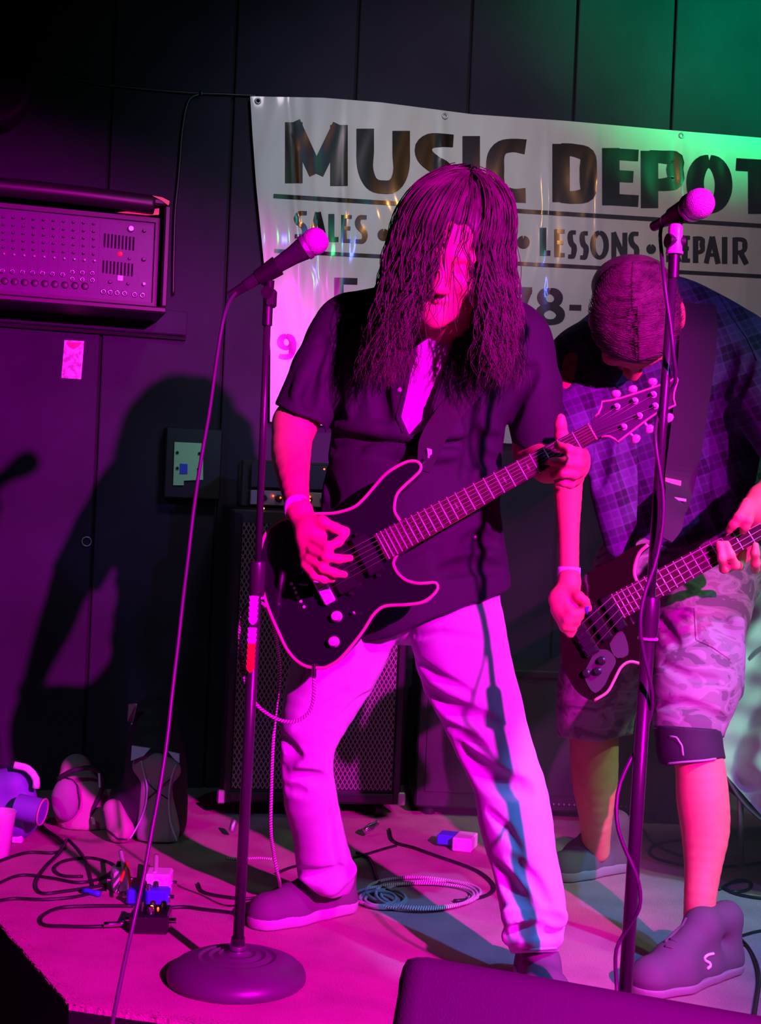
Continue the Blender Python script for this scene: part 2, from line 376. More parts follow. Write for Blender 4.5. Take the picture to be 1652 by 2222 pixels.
def smoothpath(pts, step=0.01):
    """Catmull-Rom resample"""
    p = [np.array(q, float) for q in pts]
    if len(p) < 3:
        return np.array(p)
    q = [2 * p[0] - p[1]] + p + [2 * p[-1] - p[-2]]
    out = []
    for i in range(1, len(q) - 2):
        L = np.linalg.norm(q[i + 1] - q[i]); n = max(2, int(L / step))
        for j in range(n):
            t = j / n
            out.append(0.5 * ((2 * q[i]) + (-q[i - 1] + q[i + 1]) * t + (2 * q[i - 1] - 5 * q[i] + 4 * q[i + 1] - q[i + 2]) * t * t + (-q[i - 1] + 3 * q[i] - 3 * q[i + 1] + q[i + 2]) * t ** 3))
    out.append(q[-2]); return np.array(out)
def tube_mesh(name, path, r, n=8, flat=None):
    path = np.array(path); m = len(path)
    T = np.gradient(path, axis=0); T /= np.linalg.norm(T, axis=1)[:, None] + 1e-9
    u = np.cross(T[0], [0, 0, 1.0]); 
    if np.linalg.norm(u) < 1e-2: u = np.cross(T[0], [0, 1.0, 0])
    u /= np.linalg.norm(u); V = []; UVs = []
    rr = np.full(m, r) if np.isscalar(r) else np.interp(np.linspace(0, 1, m), np.linspace(0, 1, len(r)), r)
    L = np.concatenate([[0], np.cumsum(np.linalg.norm(np.diff(path, axis=0), axis=1))])
    for i in range(m):
        u = u - T[i] * np.dot(u, T[i]); u /= np.linalg.norm(u); v = np.cross(T[i], u)
        for k in range(n):
            t = 2 * math.pi * k / n; V.append(path[i] + rr[i] * (math.cos(t) * u + math.sin(t) * v)); UVs.append((abs(2 * k / n - 1), L[i]))
    F = [(i * n + k, i * n + (k + 1) % n, (i + 1) * n + (k + 1) % n, (i + 1) * n + k) for i in range(m - 1) for k in range(n)]
    F += [tuple(range(n - 1, -1, -1)), tuple(range((m - 1) * n, m * n))]
    return mesh_np(name, V, F, True, UVs)
def tube(name, pts, r, m, parent=None, n=8, step=0.012, smooth=True):
    path = smoothpath(pts, step) if smooth else np.array(pts)
    return ob(name, tube_mesh(name, path, r, n), m, parent)
def ribbon(name, path, wv, th, m, parent=None):
    """strap: path centre points, wv half-width vectors, th thickness along the normal"""
    path = np.array(path); wv = np.array(wv); T = np.gradient(path, axis=0); V = []; 
    for i in range(len(path)):
        nn = np.cross(T[i], wv[i]); nn /= np.linalg.norm(nn) + 1e-9
        V += [path[i] - wv[i] + nn * th, path[i] + wv[i] + nn * th, path[i] + wv[i] - nn * th, path[i] - wv[i] - nn * th]
    F = []
    for i in range(len(path) - 1):
        for k in range(4): F.append((4 * i + k, 4 * i + (k + 1) % 4, 4 * i + 4 + (k + 1) % 4, 4 * i + 4 + k))
    F += [(3, 2, 1, 0), tuple(4 * (len(path) - 1) + k for k in range(4))]
    return ob(name, mesh_np(name, V, F, False), m, parent)

# ------------------------------------------------------------------ implicit surfaces
def wrinkle(X, Y, Z, f=1.0, seed=0.0):
    a = np.sin(13 * f * Z + 7 * f * X + 2.1 * np.sin(9 * f * X + seed) + seed)
    b = np.sin(23 * f * Z - 15 * f * X + 11 * f * Y + 1.7 * np.sin(8 * f * Z + 2 * seed) + 2 * seed)
    c = np.sin(37 * f * X + 29 * f * Y + 2.3 * np.sin(14 * f * Z + seed))
    return 0.5 * a + 0.32 * b + 0.18 * c
def polysd(px, py, poly):
    """signed distance in px, negative inside"""
    poly = np.array(poly, dtype=np.float32); n = len(poly)
    d = np.full(px.shape, 1e9, dtype=np.float32); ins = np.zeros(px.shape, dtype=bool)
    for i in range(n):
        a = poly[i]; b = poly[(i + 1) % n]; e = b - a
        wx = px - a[0]; wy = py - a[1]
        t = np.clip((wx * e[0] + wy * e[1]) / (e @ e + 1e-9), 0, 1)
        d = np.minimum(d, (wx - e[0] * t) ** 2 + (wy - e[1] * t) ** 2)
        c1 = (a[1] > py) != (b[1] > py)
        xi = (b[0] - a[0]) * (py - a[1]) / ((b[1] - a[1]) + 1e-9) + a[0]
        ins ^= (c1 & (px < xi))
    d = np.sqrt(d); return np.where(ins, -d, d)
class Field:
    def __init__(s, lo, hi, h):
        s.lo = np.array(lo, float); s.h = h; s.n = np.ceil((np.array(hi) - s.lo) / h).astype(int) + 1
        s.F = np.full(s.n, 0.12, dtype=np.float32)
    def win(s, lo, hi):
        a = np.clip(np.floor((lo - s.lo) / s.h).astype(int), 0, s.n - 1); b = np.clip(np.ceil((hi - s.lo) / s.h).astype(int) + 1, 1, s.n)
        sl = tuple(slice(int(a[i]), int(max(b[i], a[i] + 1))) for i in range(3))
        ax = [(s.lo[i] + s.h * np.arange(sl[i].start, sl[i].stop)).astype(np.float32) for i in range(3)]
        return sl, ax[0][:, None, None], ax[1][None, :, None], ax[2][None, None, :]
    def comb(s, sl, d, k, op):
        A = s.F[sl]
        if op == 'sub': A = -A
        if k > 0:
            hh = np.clip(k - np.abs(A - d), 0, None) / k; r = np.minimum(A, d) - hh * hh * k * 0.25
        else: r = np.minimum(A, d)
        s.F[sl] = -r if op == 'sub' else r
    def cap(s, a, b, ra, rb, k=0.02, flat=1.0, fdir=(0, 1, 0), op='add'):
        """tapered capsule; flat<1 squashes it along fdir"""
        a = np.array(a, float); b = np.array(b, float); R_ = max(ra, rb) + k + 3 * s.h
        sl, X, Y, Z = s.win(np.minimum(a, b) - R_, np.maximum(a, b) + R_)
        X = X - a[0]; Y = Y - a[1]; Z = Z - a[2]; e = b - a
        if flat != 1.0:
            f = np.array(fdir, float); f /= np.linalg.norm(f); q = (1 / flat - 1)
            dp = (X * f[0] + Y * f[1] + Z * f[2]) * q
            X = X + dp * f[0]; Y = Y + dp * f[1]; Z = Z + dp * f[2]
            e = e + f * np.dot(e, f) * q
        t = np.clip((X * e[0] + Y * e[1] + Z * e[2]) / (e @ e + 1e-12), 0, 1)
        d = np.sqrt((X - e[0] * t) ** 2 + (Y - e[1] * t) ** 2 + (Z - e[2] * t) ** 2) - (ra + (rb - ra) * t)
        s.comb(sl, d.astype(np.float32), k, op); return s
    def chain(s, pts, k=0.02, flat=1.0, fdir=(0, 1, 0), op='add'):
        """pts: list of (point, radius)"""
        if len(pts) > 3:
            q = [np.append(p, r) for p, r in pts]; q = [2 * q[0] - q[1]] + q + [2 * q[-1] - q[-2]]; out = []
            for i in range(1, len(q) - 2):
                for t in (0, 1 / 3, 2 / 3): out.append(0.5 * (2 * q[i] + (q[i + 1] - q[i - 1]) * t + (2 * q[i - 1] - 5 * q[i] + 4 * q[i + 1] - q[i + 2]) * t * t + (3 * q[i] - q[i - 1] - 3 * q[i + 1] + q[i + 2]) * t ** 3))
            out.append(q[-2]); pts = [(o[:3], float(o[3])) for o in out]
        for i, ((a, ra), (b, rb)) in enumerate(zip(pts[:-1], pts[1:])): s.cap(a, b, ra, rb, k if i == 0 else min(k, 0.002 if len(pts) > 3 else 0.007), flat, fdir, op)
        return s
    def ell(s, c, rad, rot=None, k=0.02, op='add'):
        c = np.array(c, float); rad = np.array(rad, float); R_ = rad.max() + k + 3 * s.h
        sl, X, Y, Z = s.win(c - R_, c + R_); X = X - c[0]; Y = Y - c[1]; Z = Z - c[2]
        if rot is not None:      # rows of rot = local axes
            X, Y, Z = (rot[i][0] * X + rot[i][1] * Y + rot[i][2] * Z for i in range(3))
        q = np.sqrt((X / rad[0]) ** 2 + (Y / rad[1]) ** 2 + (Z / rad[2]) ** 2)
        g = np.sqrt((X / rad[0] ** 2) ** 2 + (Y / rad[1] ** 2) ** 2 + (Z / rad[2] ** 2) ** 2) + 1e-6
        d = np.where(q < 0.3, -rad.min() * (1 - q), q * (q - 1) / g)
        s.comb(sl, d.astype(np.float32), k, op); return s
    def box(s, c, half, rot=None, rnd=0.01, k=0.01, op='add'):
        c = np.array(c, float); half = np.array(half, float) - rnd; R_ = np.linalg.norm(half) + rnd + k + 3 * s.h
        sl, X, Y, Z = s.win(c - R_, c + R_); X = X - c[0]; Y = Y - c[1]; Z = Z - c[2]
        if rot is not None:
            X, Y, Z = (rot[i][0] * X + rot[i][1] * Y + rot[i][2] * Z for i in range(3))
        ax, ay, az = np.abs(X) - half[0], np.abs(Y) - half[1], np.abs(Z) - half[2]
        d = np.sqrt(np.maximum(ax, 0) ** 2 + np.maximum(ay, 0) ** 2 + np.maximum(az, 0) ** 2) + np.minimum(np.maximum(ax, np.maximum(ay, az)), 0) - rnd
        s.comb(sl, d.astype(np.float32), k, op); return s
    def plane(s, p, n, k=0.0):
        """remove the side n points to"""
        sl, X, Y, Z = s.win(s.lo, s.lo + s.h * s.n)
        n = np.array(n, float); n /= np.linalg.norm(n)
        d = -((X - p[0]) * n[0] + (Y - p[1]) * n[1] + (Z - p[2]) * n[2])
        s.comb(sl, d.astype(np.float32), k, 'sub'); return s
    def carve(s, poly, y0=-9, y1=9, keep=False, k=0.004):
        """remove what projects inside the outline between depths y0..y1 (keep: remove outside)"""
        Y0 = max(y0, s.lo[1]); Y1 = min(y1, s.lo[1] + s.h * (s.n[1] - 1))
        sl, X, Y, Z = s.win(np.array([s.lo[0], Y0, s.lo[2]]), np.array([s.lo[0] + s.h * s.n[0], Y1, s.lo[2] + s.h * s.n[2]]))
        X, Y, Z = np.broadcast_arrays(X, Y, Z)
        act = s.F[sl] < 0.03
        px, py = proj(X[act], Y[act], Z[act])
        d = polysd(px.astype(np.float32), py.astype(np.float32), poly) * Y[act] / FPX
        if keep: d = -d
        if not keep and y1 < 8: d = np.maximum(d, Y[act] - y1)
        A = s.F[sl]; A = A.copy(); A[act] = np.maximum(A[act], -d); s.F[sl] = A
        return s
    def noise(s, amp, f=1.0, seed=0.0, fn=wrinkle):
        sl, X, Y, Z = s.win(s.lo, s.lo + s.h * s.n)
        act = np.abs(s.F) < 0.03
        X, Y, Z = np.broadcast_arrays(X, Y, Z)
        s.F[act] += (amp * fn(X[act], Y[act], Z[act], f, seed)).astype(np.float32); return s
    def val(s, p):
        q = (np.array(p) - s.lo) / s.h; i = np.floor(q).astype(int)
        if (i < 0).any() or (i >= s.n - 1).any(): return 0.1
        f = q - i; c = s.F[i[0]:i[0] + 2, i[1]:i[1] + 2, i[2]:i[2] + 2]
        c = c[0] * (1 - f[0]) + c[1] * f[0]; c = c[0] * (1 - f[1]) + c[1] * f[1]; return float(c[0] * (1 - f[2]) + c[1] * f[2])
    def hit(s, px, py, back=0.0):
        """front surface under a measured position"""
        y = s.lo[1]; y1 = s.lo[1] + s.h * s.n[1]; prev = 0.1
        while y < y1:
            v = s.val(P(px, py, y))
            if v < 0: return P(px, py, y - s.h * 0.5 * (v / (v - prev) if v != prev else 0) + back)
            prev = v; y += s.h * 0.5
        return None
    def groove(s, line, r=0.006, depth=0.0, k=0.012, op='sub', y=0.0):
        pts = []
        for (a, b) in zip(line[:-1], line[1:]):
            n = max(1, int(math.hypot(b[0] - a[0], b[1] - a[1]) / 12))
            for i in range(n): pts.append((a[0] + (b[0] - a[0]) * i / n, a[1] + (b[1] - a[1]) * i / n))
        pts.append(line[-1]); H = [s.hit(*p) for p in pts]; H = [h for h in H if h is not None]
        m = len(H)
        for i in range(m - 1):
            t = (i + 0.5) / max(1, m - 1); rr = r * (0.35 + 0.65 * math.sin(math.pi * t))
            if np.linalg.norm(H[i] - H[i + 1]) < 0.08:
                s.cap(H[i] + np.array([0, depth, 0]), H[i + 1] + np.array([0, depth, 0]), rr, rr, k, op=op)
        return s
    def mesh(s, name):
        F = s.F; F[0] = F[-1] = 0.1; F[:, 0] = F[:, -1] = 0.1; F[:, :, 0] = F[:, :, -1] = 0.1
        S = F < 0; c = np.zeros(tuple(np.array(F.shape) - 1), dtype=np.int8)
        offs = [(i, j, k) for i in (0, 1) for j in (0, 1) for k in (0, 1)]
        nx, ny, nz = c.shape
        for i, j, k in offs: c += S[i:i + nx, j:j + ny, k:k + nz]
        A = (c > 0) & (c < 8); I = np.argwhere(A); idx = np.full(c.shape, -1, dtype=np.int32); idx[A] = np.arange(len(I))
        vals = np.stack([F[I[:, 0] + i, I[:, 1] + j, I[:, 2] + k] for i, j, k in offs], 1)
        acc = np.zeros((len(I), 3)); cnt = np.zeros(len(I))
        for a in range(8):
            for b in range(a + 1, 8):
                oa, obb = np.array(offs[a]), np.array(offs[b])
                if np.abs(oa - obb).sum() != 1: continue
                m = (vals[:, a] < 0) != (vals[:, b] < 0); t = vals[m, a] / (vals[m, a] - vals[m, b])
                acc[m] += oa + (obb - oa) * t[:, None]; cnt[m] += 1
        V = s.lo + s.h * (I + acc / cnt[:, None])
        faces = []
        for ax in range(3):
            sl0 = [slice(None)] * 3; sl1 = [slice(None)] * 3; sl0[ax] = slice(0, -1); sl1[ax] = slice(1, None)
            D = S[tuple(sl0)] != S[tuple(sl1)]; Q = np.argwhere(D); o1, o2 = [(1, 2), (2, 0), (0, 1)][ax]
            ok = (Q[:, o1] > 0) & (Q[:, o2] > 0) & (Q[:, o1] < F.shape[o1] - 1) & (Q[:, o2] < F.shape[o2] - 1); Q = Q[ok]
            def cell(d1, d2):
                q = Q.copy(); q[:, o1] -= d1; q[:, o2] -= d2; return idx[q[:, 0], q[:, 1], q[:, 2]]
            f = np.stack([cell(1, 1), cell(0, 1), cell(0, 0), cell(1, 0)], 1)
            ins = S[Q[:, 0], Q[:, 1], Q[:, 2]]; f[~ins] = f[~ins][:, ::-1]; faces.append(f)
        Fc = np.concatenate(faces); Fc = Fc[(Fc >= 0).all(1)]
        return mesh_np(name, V, Fc.astype(np.int32), True)
    def build(s, name, m, parent=None): return ob(name, s.mesh(name), m, parent)
def strands(name, S, r, m, parent=None):
    """S: (n strands, n points, 3) -> one mesh of thin three-sided hairs"""
    S = np.asarray(S); ns, npt, _ = S.shape
    T = np.gradient(S, axis=1); T /= np.linalg.norm(T, axis=2)[..., None] + 1e-9
    u = np.cross(T, np.array([0.3, 1.0, 0.2])); u /= np.linalg.norm(u, axis=2)[..., None] + 1e-9; v = np.cross(T, u)
    rr = r * np.interp(np.linspace(0, 1, npt), [0, 0.7, 1], [1, 0.9, 0.25])[None, :, None]
    V = np.stack([S + rr * (math.cos(a) * u + math.sin(a) * v) for a in (0, 2.094, 4.189)], 2).reshape(-1, 3)
    base = (np.arange(ns)[:, None] * npt + np.arange(npt - 1)[None, :]) * 3; base = base.ravel()
    F = np.concatenate([np.stack([base + k, base + (k + 1) % 3, base + 3 + (k + 1) % 3, base + 3 + k], 1) for k in range(3)])
    return ob(name, mesh_np(name, V, F.astype(np.int32), True), m, parent)

# ================================================================== THE ROOM
Z3 = np.array([0, 0, 1.0]); X3 = np.array([1.0, 0, 0]); Y3 = np.array([0, 1.0, 0])
def wbox(mb, t0, t1, z0, z1, o0, o1, bev=0.0):
    return mb.box(wpt((t0 + t1) / 2, (z0 + z1) / 2, (o0 + o1) / 2), WT * (t1 - t0) / 2, Z3 * (z1 - z0) / 2, WN * (o1 - o0) / 2, bev)
wall = wbox(MB(), -3.2, 3.2, -0.45, 3.05, -0.12, -0.014).build('wall_back', M['gap']); tag(wall, kind='structure')
seams = [wc(px, 200)[0] for px in (242, 507, 772, 1018, 1247, 1460)]
dt = (seams[-1] - seams[0]) / 5
ts = [seams[0] - dt * k for k in range(5, 0, -1)] + seams + [seams[-1] + dt * k for k in range(1, 4)]
for a, b in zip(ts[:-1], ts[1:]):
    wbox(MB(), a + 0.005, b - 0.005, -0.45, 3.05, -0.014, 0.0, 0.003).build('wall_panel', M['wall'], wall)
def room(name, c, a, b, n, m=None):
    o = MB().box(c, a, b, n).build(name, m or M['wall']); tag(o, kind='structure'); return o
room('wall_left', (-2.9, 1.2, 1.3), Y3 * 4.3, Z3 * 1.75, X3 * 0.05)
room('wall_right', (3.1, 1.2, 1.3), Y3 * 4.3, Z3 * 1.75, X3 * 0.05)
room('wall_front', (0.1, -3.1, 1.3), X3 * 3.1, Z3 * 1.75, Y3 * 0.05)
room('ceiling', (0.1, 1.3, 3.1), X3 * 3.1, Y3 * 4.5, Z3 * 0.05, M['gap'])
room('floor', (0.1, 1.3, -0.5), X3 * 3.1, Y3 * 4.5, Z3 * 0.05, M['gap'])

# ---- stage: carpeted platform with an oblique left edge
eA = FL(-260, 1850)[:2]; eB = FL(0, 2002)[:2]; eC = FL(150, 2178)[:2]; eD = FL(520, 2232)[:2]; eD2 = FL(780, 2620)[:2]; eE = FL(1652, 2660)[:2]
edge = [eA + (eA - eB) * 1.4, eB, eC, eD, eD2, eE, np.array([2.9, eE[1] + 0.1]), np.array([2.9, 5.4]), np.array([-2.2, 4.2])]
stage = MB().prism([np.array([q[0], q[1], -0.012]) for q in edge], (0, 0, -1), 0.43).build('stage_platform', M['dark']); tag(stage, kind='structure')
# carpet laid over the platform, with a ragged front lip
rag = []
for i, (a, b) in enumerate(zip(edge, edge[1:] + edge[:1])):
    n = int(np.linalg.norm(b - a) / 0.006) if i in (0, 1, 2, 3, 4) else 1
    nn = np.array([(b - a)[1], -(b - a)[0]]); nn /= np.linalg.norm(nn)
    for j in range(n): rag.append(a + (b - a) * j / n + (nn * rng.uniform(-0.0005, 0.0018) if n > 1 else 0))
carpet = MB().prism([np.array([q[0], q[1], 0.0]) for q in rag], (0, 0, -1), 0.012).build('stage_carpet', M['carpet'])
tag(carpet, kind='structure')
# fibres along the cut edge
S = []
for i, (a, b) in enumerate(zip(edge[:4], edge[1:5])):
    nn = np.array([(b - a)[1], -(b - a)[0]]); nn /= np.linalg.norm(nn); L = np.linalg.norm(b - a)
    for j in range(int(L / 0.0016)):
        p = a + (b - a) * rng.random() - nn * rng.uniform(-0.004, 0.03); l = rng.uniform(0.004, 0.010); dx, dy = rng.uniform(-.4, .4), rng.uniform(-.4, .4)
        q = np.array([p[0], p[1], -0.002]); d = np.array([nn[0] * 0.6 + dx, nn[1] * 0.6 + dy, 0.8]) * l
        S.append([q, q + d * 0.6, q + d - np.array([0, 0, l * 0.25])])
pile = strands('carpet_pile', S, 0.0007, M['carpet'], carpet); pile['kind'] = 'stuff'

# ---- horizontal board under the mixer, with bolts
bt0, bz1 = wc(-60, 655); bt1, _ = wc(404, 700); _, bz0 = wc(200, 716)
board = thing('wall_board', 'dark horizontal board fixed along the wall below the mixer', 'board', wpt((bt0 + bt1) / 2, bz0, 0))
z1b = wc(200, 662)[1]
wbox(MB(), bt0 - 0.2, bt1, bz0, z1b, 0.0, 0.035, 0.004).build('plank', M['wall'], board)
wbox(MB(), bt0 - 0.2, bt1, bz0 - 0.012, bz0, 0.0, 0.020).build('shadow_strip', M['gap'], board)  # near-black strip added under the plank to draw its shadow line
for px, py in ((72, 665), (228, 677)):
    t, z = wc(px, py, 0.035)
    cl = wbox(MB(), t - 0.014, t + 0.014, z - 0.03, z + 0.022, 0.035, 0.048, 0.003).build('bracket', M['bmetal'], board)
    MB().cyl(wpt(t, z + 0.004, 0.048), wpt(t, z + 0.004, 0.053), 0.0065).build('bolt', M['chrome'], cl)

# ---- powered mixer in its wall case
OM = 0.26
mt1, mzt = wc(372, 440, OM); _, mzb = wc(200, 653, OM); mt0, _ = wc(-130, 500, OM)
mx_ = thing('powered_mixer', 'wall-hung powered mixer with rows of small knobs in a dark case', 'mixer', wpt((mt0 + mt1) / 2, mzb, 0.1))
zt = wc(200, 415, OM)[1]
wbox(MB(), mt0, mt1, zt - 0.02, zt, 0.0, OM, 0.005).build('case_top', M['tolex'], mx_)
wbox(MB(), mt0, mt1, mzb - 0.02, mzb, 0.036, OM, 0.005).build('case_bottom', M['tolex'], mx_)
wbox(MB(), mt1 - 0.018, mt1, mzb, zt - 0.02, 0.0, OM, 0.004).build('case_side', M['tolex'], mx_)
wbox(MB(), mt0, mt0 + 0.018, mzb, zt - 0.02, 0.0, OM, 0.004).build('case_side', M['tolex'], mx_)
# padded roll over the top and the yellow foam edges
rollz = wc(200, 432, OM)[1]
tube('foam_roll', [wpt(mt0, rollz + 0.012, OM - 0.02), wpt(mt0 / 2 + mt1 / 2, rollz + 0.012, OM - 0.015), wpt(mt1 - 0.05, rollz + 0.006, OM - 0.02)], 0.028, M['dark'], mx_, n=14)
fy = [wpt(*wc(px, py, OM - 0.03), OM - 0.03) for px, py in ((254, 461), (290, 457), (346, 452), (345, 466), (320, 467))]
MB().prism(fy, WN, -0.02).build('foam_edge', M['yellow'], mx_)
fy = [wpt(*wc(px, py, OM + 0.004), OM + 0.004) for px, py in ((330, 424), (352, 428), (368, 436), (366, 446), (352, 436))]
MB().prism(fy, WN, -0.02).build('foam_edge', M['yellow'], mx_)
fz0, fz1 = wc(160, 644, OM - 0.06)[1], wc(160, 467, OM - 0.06)[1]; ft1 = wc(334, 560, OM - 0.06)[0]
OF = OM - 0.06
wbox(MB(), mt0 + 0.03, ft1, fz0, fz1, OF - 0.12, OF).build('front_panel', M['mixface'], mx_)
fr = MB()
wbox(fr, mt0 + 0.02, ft1 + 0.012, fz1, fz1 + 0.014, OF - 0.12, OF + 0.012); wbox(fr, mt0 + 0.02, ft1 + 0.012, fz0 - 0.014, fz0, OF - 0.12, OF + 0.012)
wbox(fr, ft1, ft1 + 0.012, fz0, fz1, OF - 0.12, OF + 0.012); fr.build('panel_frame', M['tolex'], mx_)
def mk(px, py): return wc(px, py, OF)
slope = (535 - 471) / 203.0 * 0 + 0.112
def knob(name, px, py, r, h, m, n=10, ring=None):
    t, z = mk(px, py)
    if ring: return ob(name, ring_mesh(wpt(t, z, OF), WN, r, r * 0.42), m, mx_)
    return MB().lathe(wpt(t, z, OF - 0.001), WN, [(0, r), (h * 0.7, r * 0.9), (h, r * 0.7)], n).build(name, m, mx_, auto=40)
def ring_mesh(c, nrm, R_, r, n=18, k=6):
    nrm = np.array(nrm, float); nrm /= np.linalg.norm(nrm)
    u = np.cross(nrm, Z3) if abs(nrm[2]) < 0.9 else np.cross(nrm, X3); u /= np.linalg.norm(u); v = np.cross(nrm, u); V = []; F = []
    for i in range(n):
        a = 2 * math.pi * i / n; e = math.cos(a) * u + math.sin(a) * v
        for j in range(k):
            b = 2 * math.pi * j / k; V.append(c + e * (R_ + r * math.cos(b)) + nrm * r * math.sin(b))
    for i in range(n):
        for j in range(k): F.append((i * k + j, ((i + 1) % n) * k + j, ((i + 1) % n) * k + (j + 1) % k, i * k + (j + 1) % k))
    return mesh_np('ring', V, F, True)
jet = MB(); wht = MB()
cols = [7 + 21.8 * i for i in range(-5, 10)]
for i, x in enumerate(cols):
    dy = (x - 5) * 0.075
    for y in (471, 488, 504, 520, 537): knob('knob', x, y + dy, 0.0042, 0.012, M['dark'], 8)
    knob('white_knob', x + 2, 552 + dy, 0.0038, 0.014, M['whitep'], 8)
    if x < 140: knob('jack_socket', x - 2, 588 + dy * 0.8, 0.0062, 0, M['chrome'], ring=1)
    else:
        for q in (582, 597): knob('jack_socket', x - 3, q + dy * 0.75, 0.006, 0, M['chrome'], ring=1)
    if x < 195: knob('microphone_socket', x + 3, 610 + dy * 0.85, 0.012, 0.003, M['dark'], 14)
    t, z = mk(x + 12, 540 + dy); wbox(MB(), t - 0.0006, t + 0.0006, fz0 + 0.012, fz1 - 0.008, OF, OF + 0.0015).build('channel_line', M['dimline'], mx_)
for k in range(9):
    for x0, ya, yb in ((228, 507, 536), (225, 565, 592)):
        x = x0 + k * 7.8; dy = k * 0.95
        t, za = mk(x, ya + dy); _, zb = mk(x, yb + dy)
        wbox(MB(), t - 0.0022, t + 0.0022, zb, za, OF, OF + 0.004).build('equaliser_slot', M['gap'], mx_)
knob('badge', 260.5, 551, 0.009, 0.003, M['red'], 16)
for x, y, r, h, m in ((284, 497, 0.011, 0.012, 'steel'), (313, 501, 0.006, 0.012, 'dark'), (312, 563, 0.007, 0.012, 'dark'), (312, 617, 0.006, 0.014, 'whitep'), (239, 612, 0.006, 0.01, 'dark'), (278, 616, 0.005, 0.01, 'dark'), (281, 561, 0.005, 0.01, 'dark')):
    knob('output_knob', x, y, r, h, M[m], 14)
t, z = mk(261, 604); wbox(MB(), t - 0.008, t + 0.008, z - 0.008, z + 0.008, OF, OF + 0.004).build('power_switch', M['whitep'], mx_)
for x, y in ((224, 633), (239, 634.5), (254, 636), (270, 637), (292, 639.5), (309, 641)): knob('output_jack', x, y, 0.0065, 0, M['chrome'], ring=1)

# ---- card, latch ring, breaker plate, loudspeaker edge
card = thing('wall_card', 'small rectangular pink-lit card with a reddish heading, stuck on the dark wall', 'card', WP(158, 820, 0.002))
q = [WP(x, y, 0.004) for x, y in ((140, 738), (183, 740), (176, 823), (133, 820))]
MB().prism(q, WN, -0.003).build('card_sheet', M['card'], card)
q = [WP(x, y, 0.005) for x, y in ((144, 742), (178, 744), (170, 752), (160, 758), (148, 752))]
MB().prism(q, WN, -0.001).build('red_heading', M['red'], card)
ringo = ob('latch_ring', ring_mesh(WP(188, 1175, 0.006), WN, 0.0145, 0.0022, 28), M['steel']); tag(ringo, 'thin metal ring on the dark wall above the backpacks', 'ring')
plate = thing('breaker_box', 'dark wall box with a pale green plate, left of the front microphone stand', 'electric box', WP(425, 1060, 0.0))
a, b = wc(362, 925, 0.06), wc(478, 1085, 0.06)
wbox(MB(), a[0], b[0], b[1], a[1], 0.0, 0.055, 0.004).build('box_body', M['dark'], plate)
q = [WP(x, y, 0.062) for x, y in ((379, 959), (441, 962), (441, 1041), (399, 1043), (399, 1053), (376, 1053))]
pl = MB().prism(q, WN, -0.006).build('green_plate', M['plateg'], plate)
for x, y in ((385, 982), (433, 984), (385, 1016), (431, 1018)): MB().cyl(WP(x, y, 0.062), WP(x, y, 0.066), 0.005, n=10).build('screw', M['dark'], pl)
q = [WP(x, y, 0.065) for x, y in ((391, 1006), (407, 1007), (407, 1028), (390, 1028))]
MB().prism(q, WN, -0.003).build('blue_label', M['bluep'], pl)
spk = thing('wall_speaker', 'black round-fronted loudspeaker cut off by the left edge, high on the wall', 'loudspeaker', WP(0, 330, 0.0))
c = WP(-30, 205, 0.0); MB().lathe(c, WN, [(0, 0.13), (0.16, 0.135), (0.17, 0.13), (0.172, 0.118), (0.15, 0.10), (0.12, 0.04), (0.13, 0.0)], 40).build('speaker_drum', M['gap'], spk, auto=35)
# cable tacked along the wall
cb = tube('wall_cable', [WP(x, y, 0.008) for x, y in ((-60, 90), (60, 120), (130, 152), (190, 178), (300, 192), (420, 202), (500, 205), (560, 208))], 0.004, M['rubber']); tag(cb, 'thin black cable tacked across the wall towards the banner corner', 'cable')
cb = tube('wall_cable', [WP(x, y, 0.01) for x, y in ((437, 204), (415, 212), (404, 235), (395, 290), (391, 340), (386, 400), (380, 460), (377, 560), (376, 640))], 0.005, M['rubber']); tag(cb, 'black cable hanging down the wall beside the mixer case', 'cable')
hk = MB().cyl(WP(437, 196, 0.0), WP(437, 199, 0.03), 0.0022).cyl(WP(437, 199, 0.03), WP(438, 206, 0.03), 0.0022).build('cable_hook', M['chrome']); tag(hk, 'small shiny hook in the wall left of the banner corner', 'hook')

# ================================================================== BANNER
CRE = [(nrg.uniform(0, 1900) + 560, nrg.uniform(-0.12, 0.12), nrg.uniform(5, 16), nrg.uniform(-1, 1) * 0.0024, nrg.uniform(200, 1000), nrg.uniform(60, 260)) for _ in range(46)]
CRE += [(640, 0.06, 9, 0.003, 420, 260), (690, 0.05, 12, -0.003, 500, 300), (747, -0.03, 10, 0.0035, 420, 200), (962, 0.02, 10, 0.004, 330, 150), (1190, 0.01, 8, 0.003, 480, 220), (1297, 0.0, 8, 0.0035, 450, 260), (1480, 0.05, 12, 0.004, 360, 90), (1575, 0.0, 14, 0.006, 350, 60), (1505, -0.1, 14, 0.004, 380, 60)]
def ban(px, py, lift=0.0):
    px = np.asarray(px, float); py = np.asarray(py, float)
    d = 0.004 * np.sin(px * 0.011 + 0.4 * np.sin(py * 0.006)) + 0.0025 * np.sin(px * 0.027 + py * 0.009 + 1) + 0.0015 * np.sin(py * 0.02 + px * 0.006) + 0.0006 * np.sin(px * 0.11 + 2 * np.sin(py * 0.021)) 
    for x0, sl, wd, am, yc, yr in CRE:
        q = (px - x0 - sl * (py - yc)) / wd; d = d + am * np.exp(-q * q) * np.exp(-((py - yc) / yr) ** 2)
    off = 0.024 + d + lift
    D = ((px - 826) / FPX)[..., None] * RV - ((py - 1111) / FPX)[..., None] * UV_ + FV
    den = D @ WN; num = (W0 - CAM) @ WN + off
    return CAM + D * (num / den)[..., None]
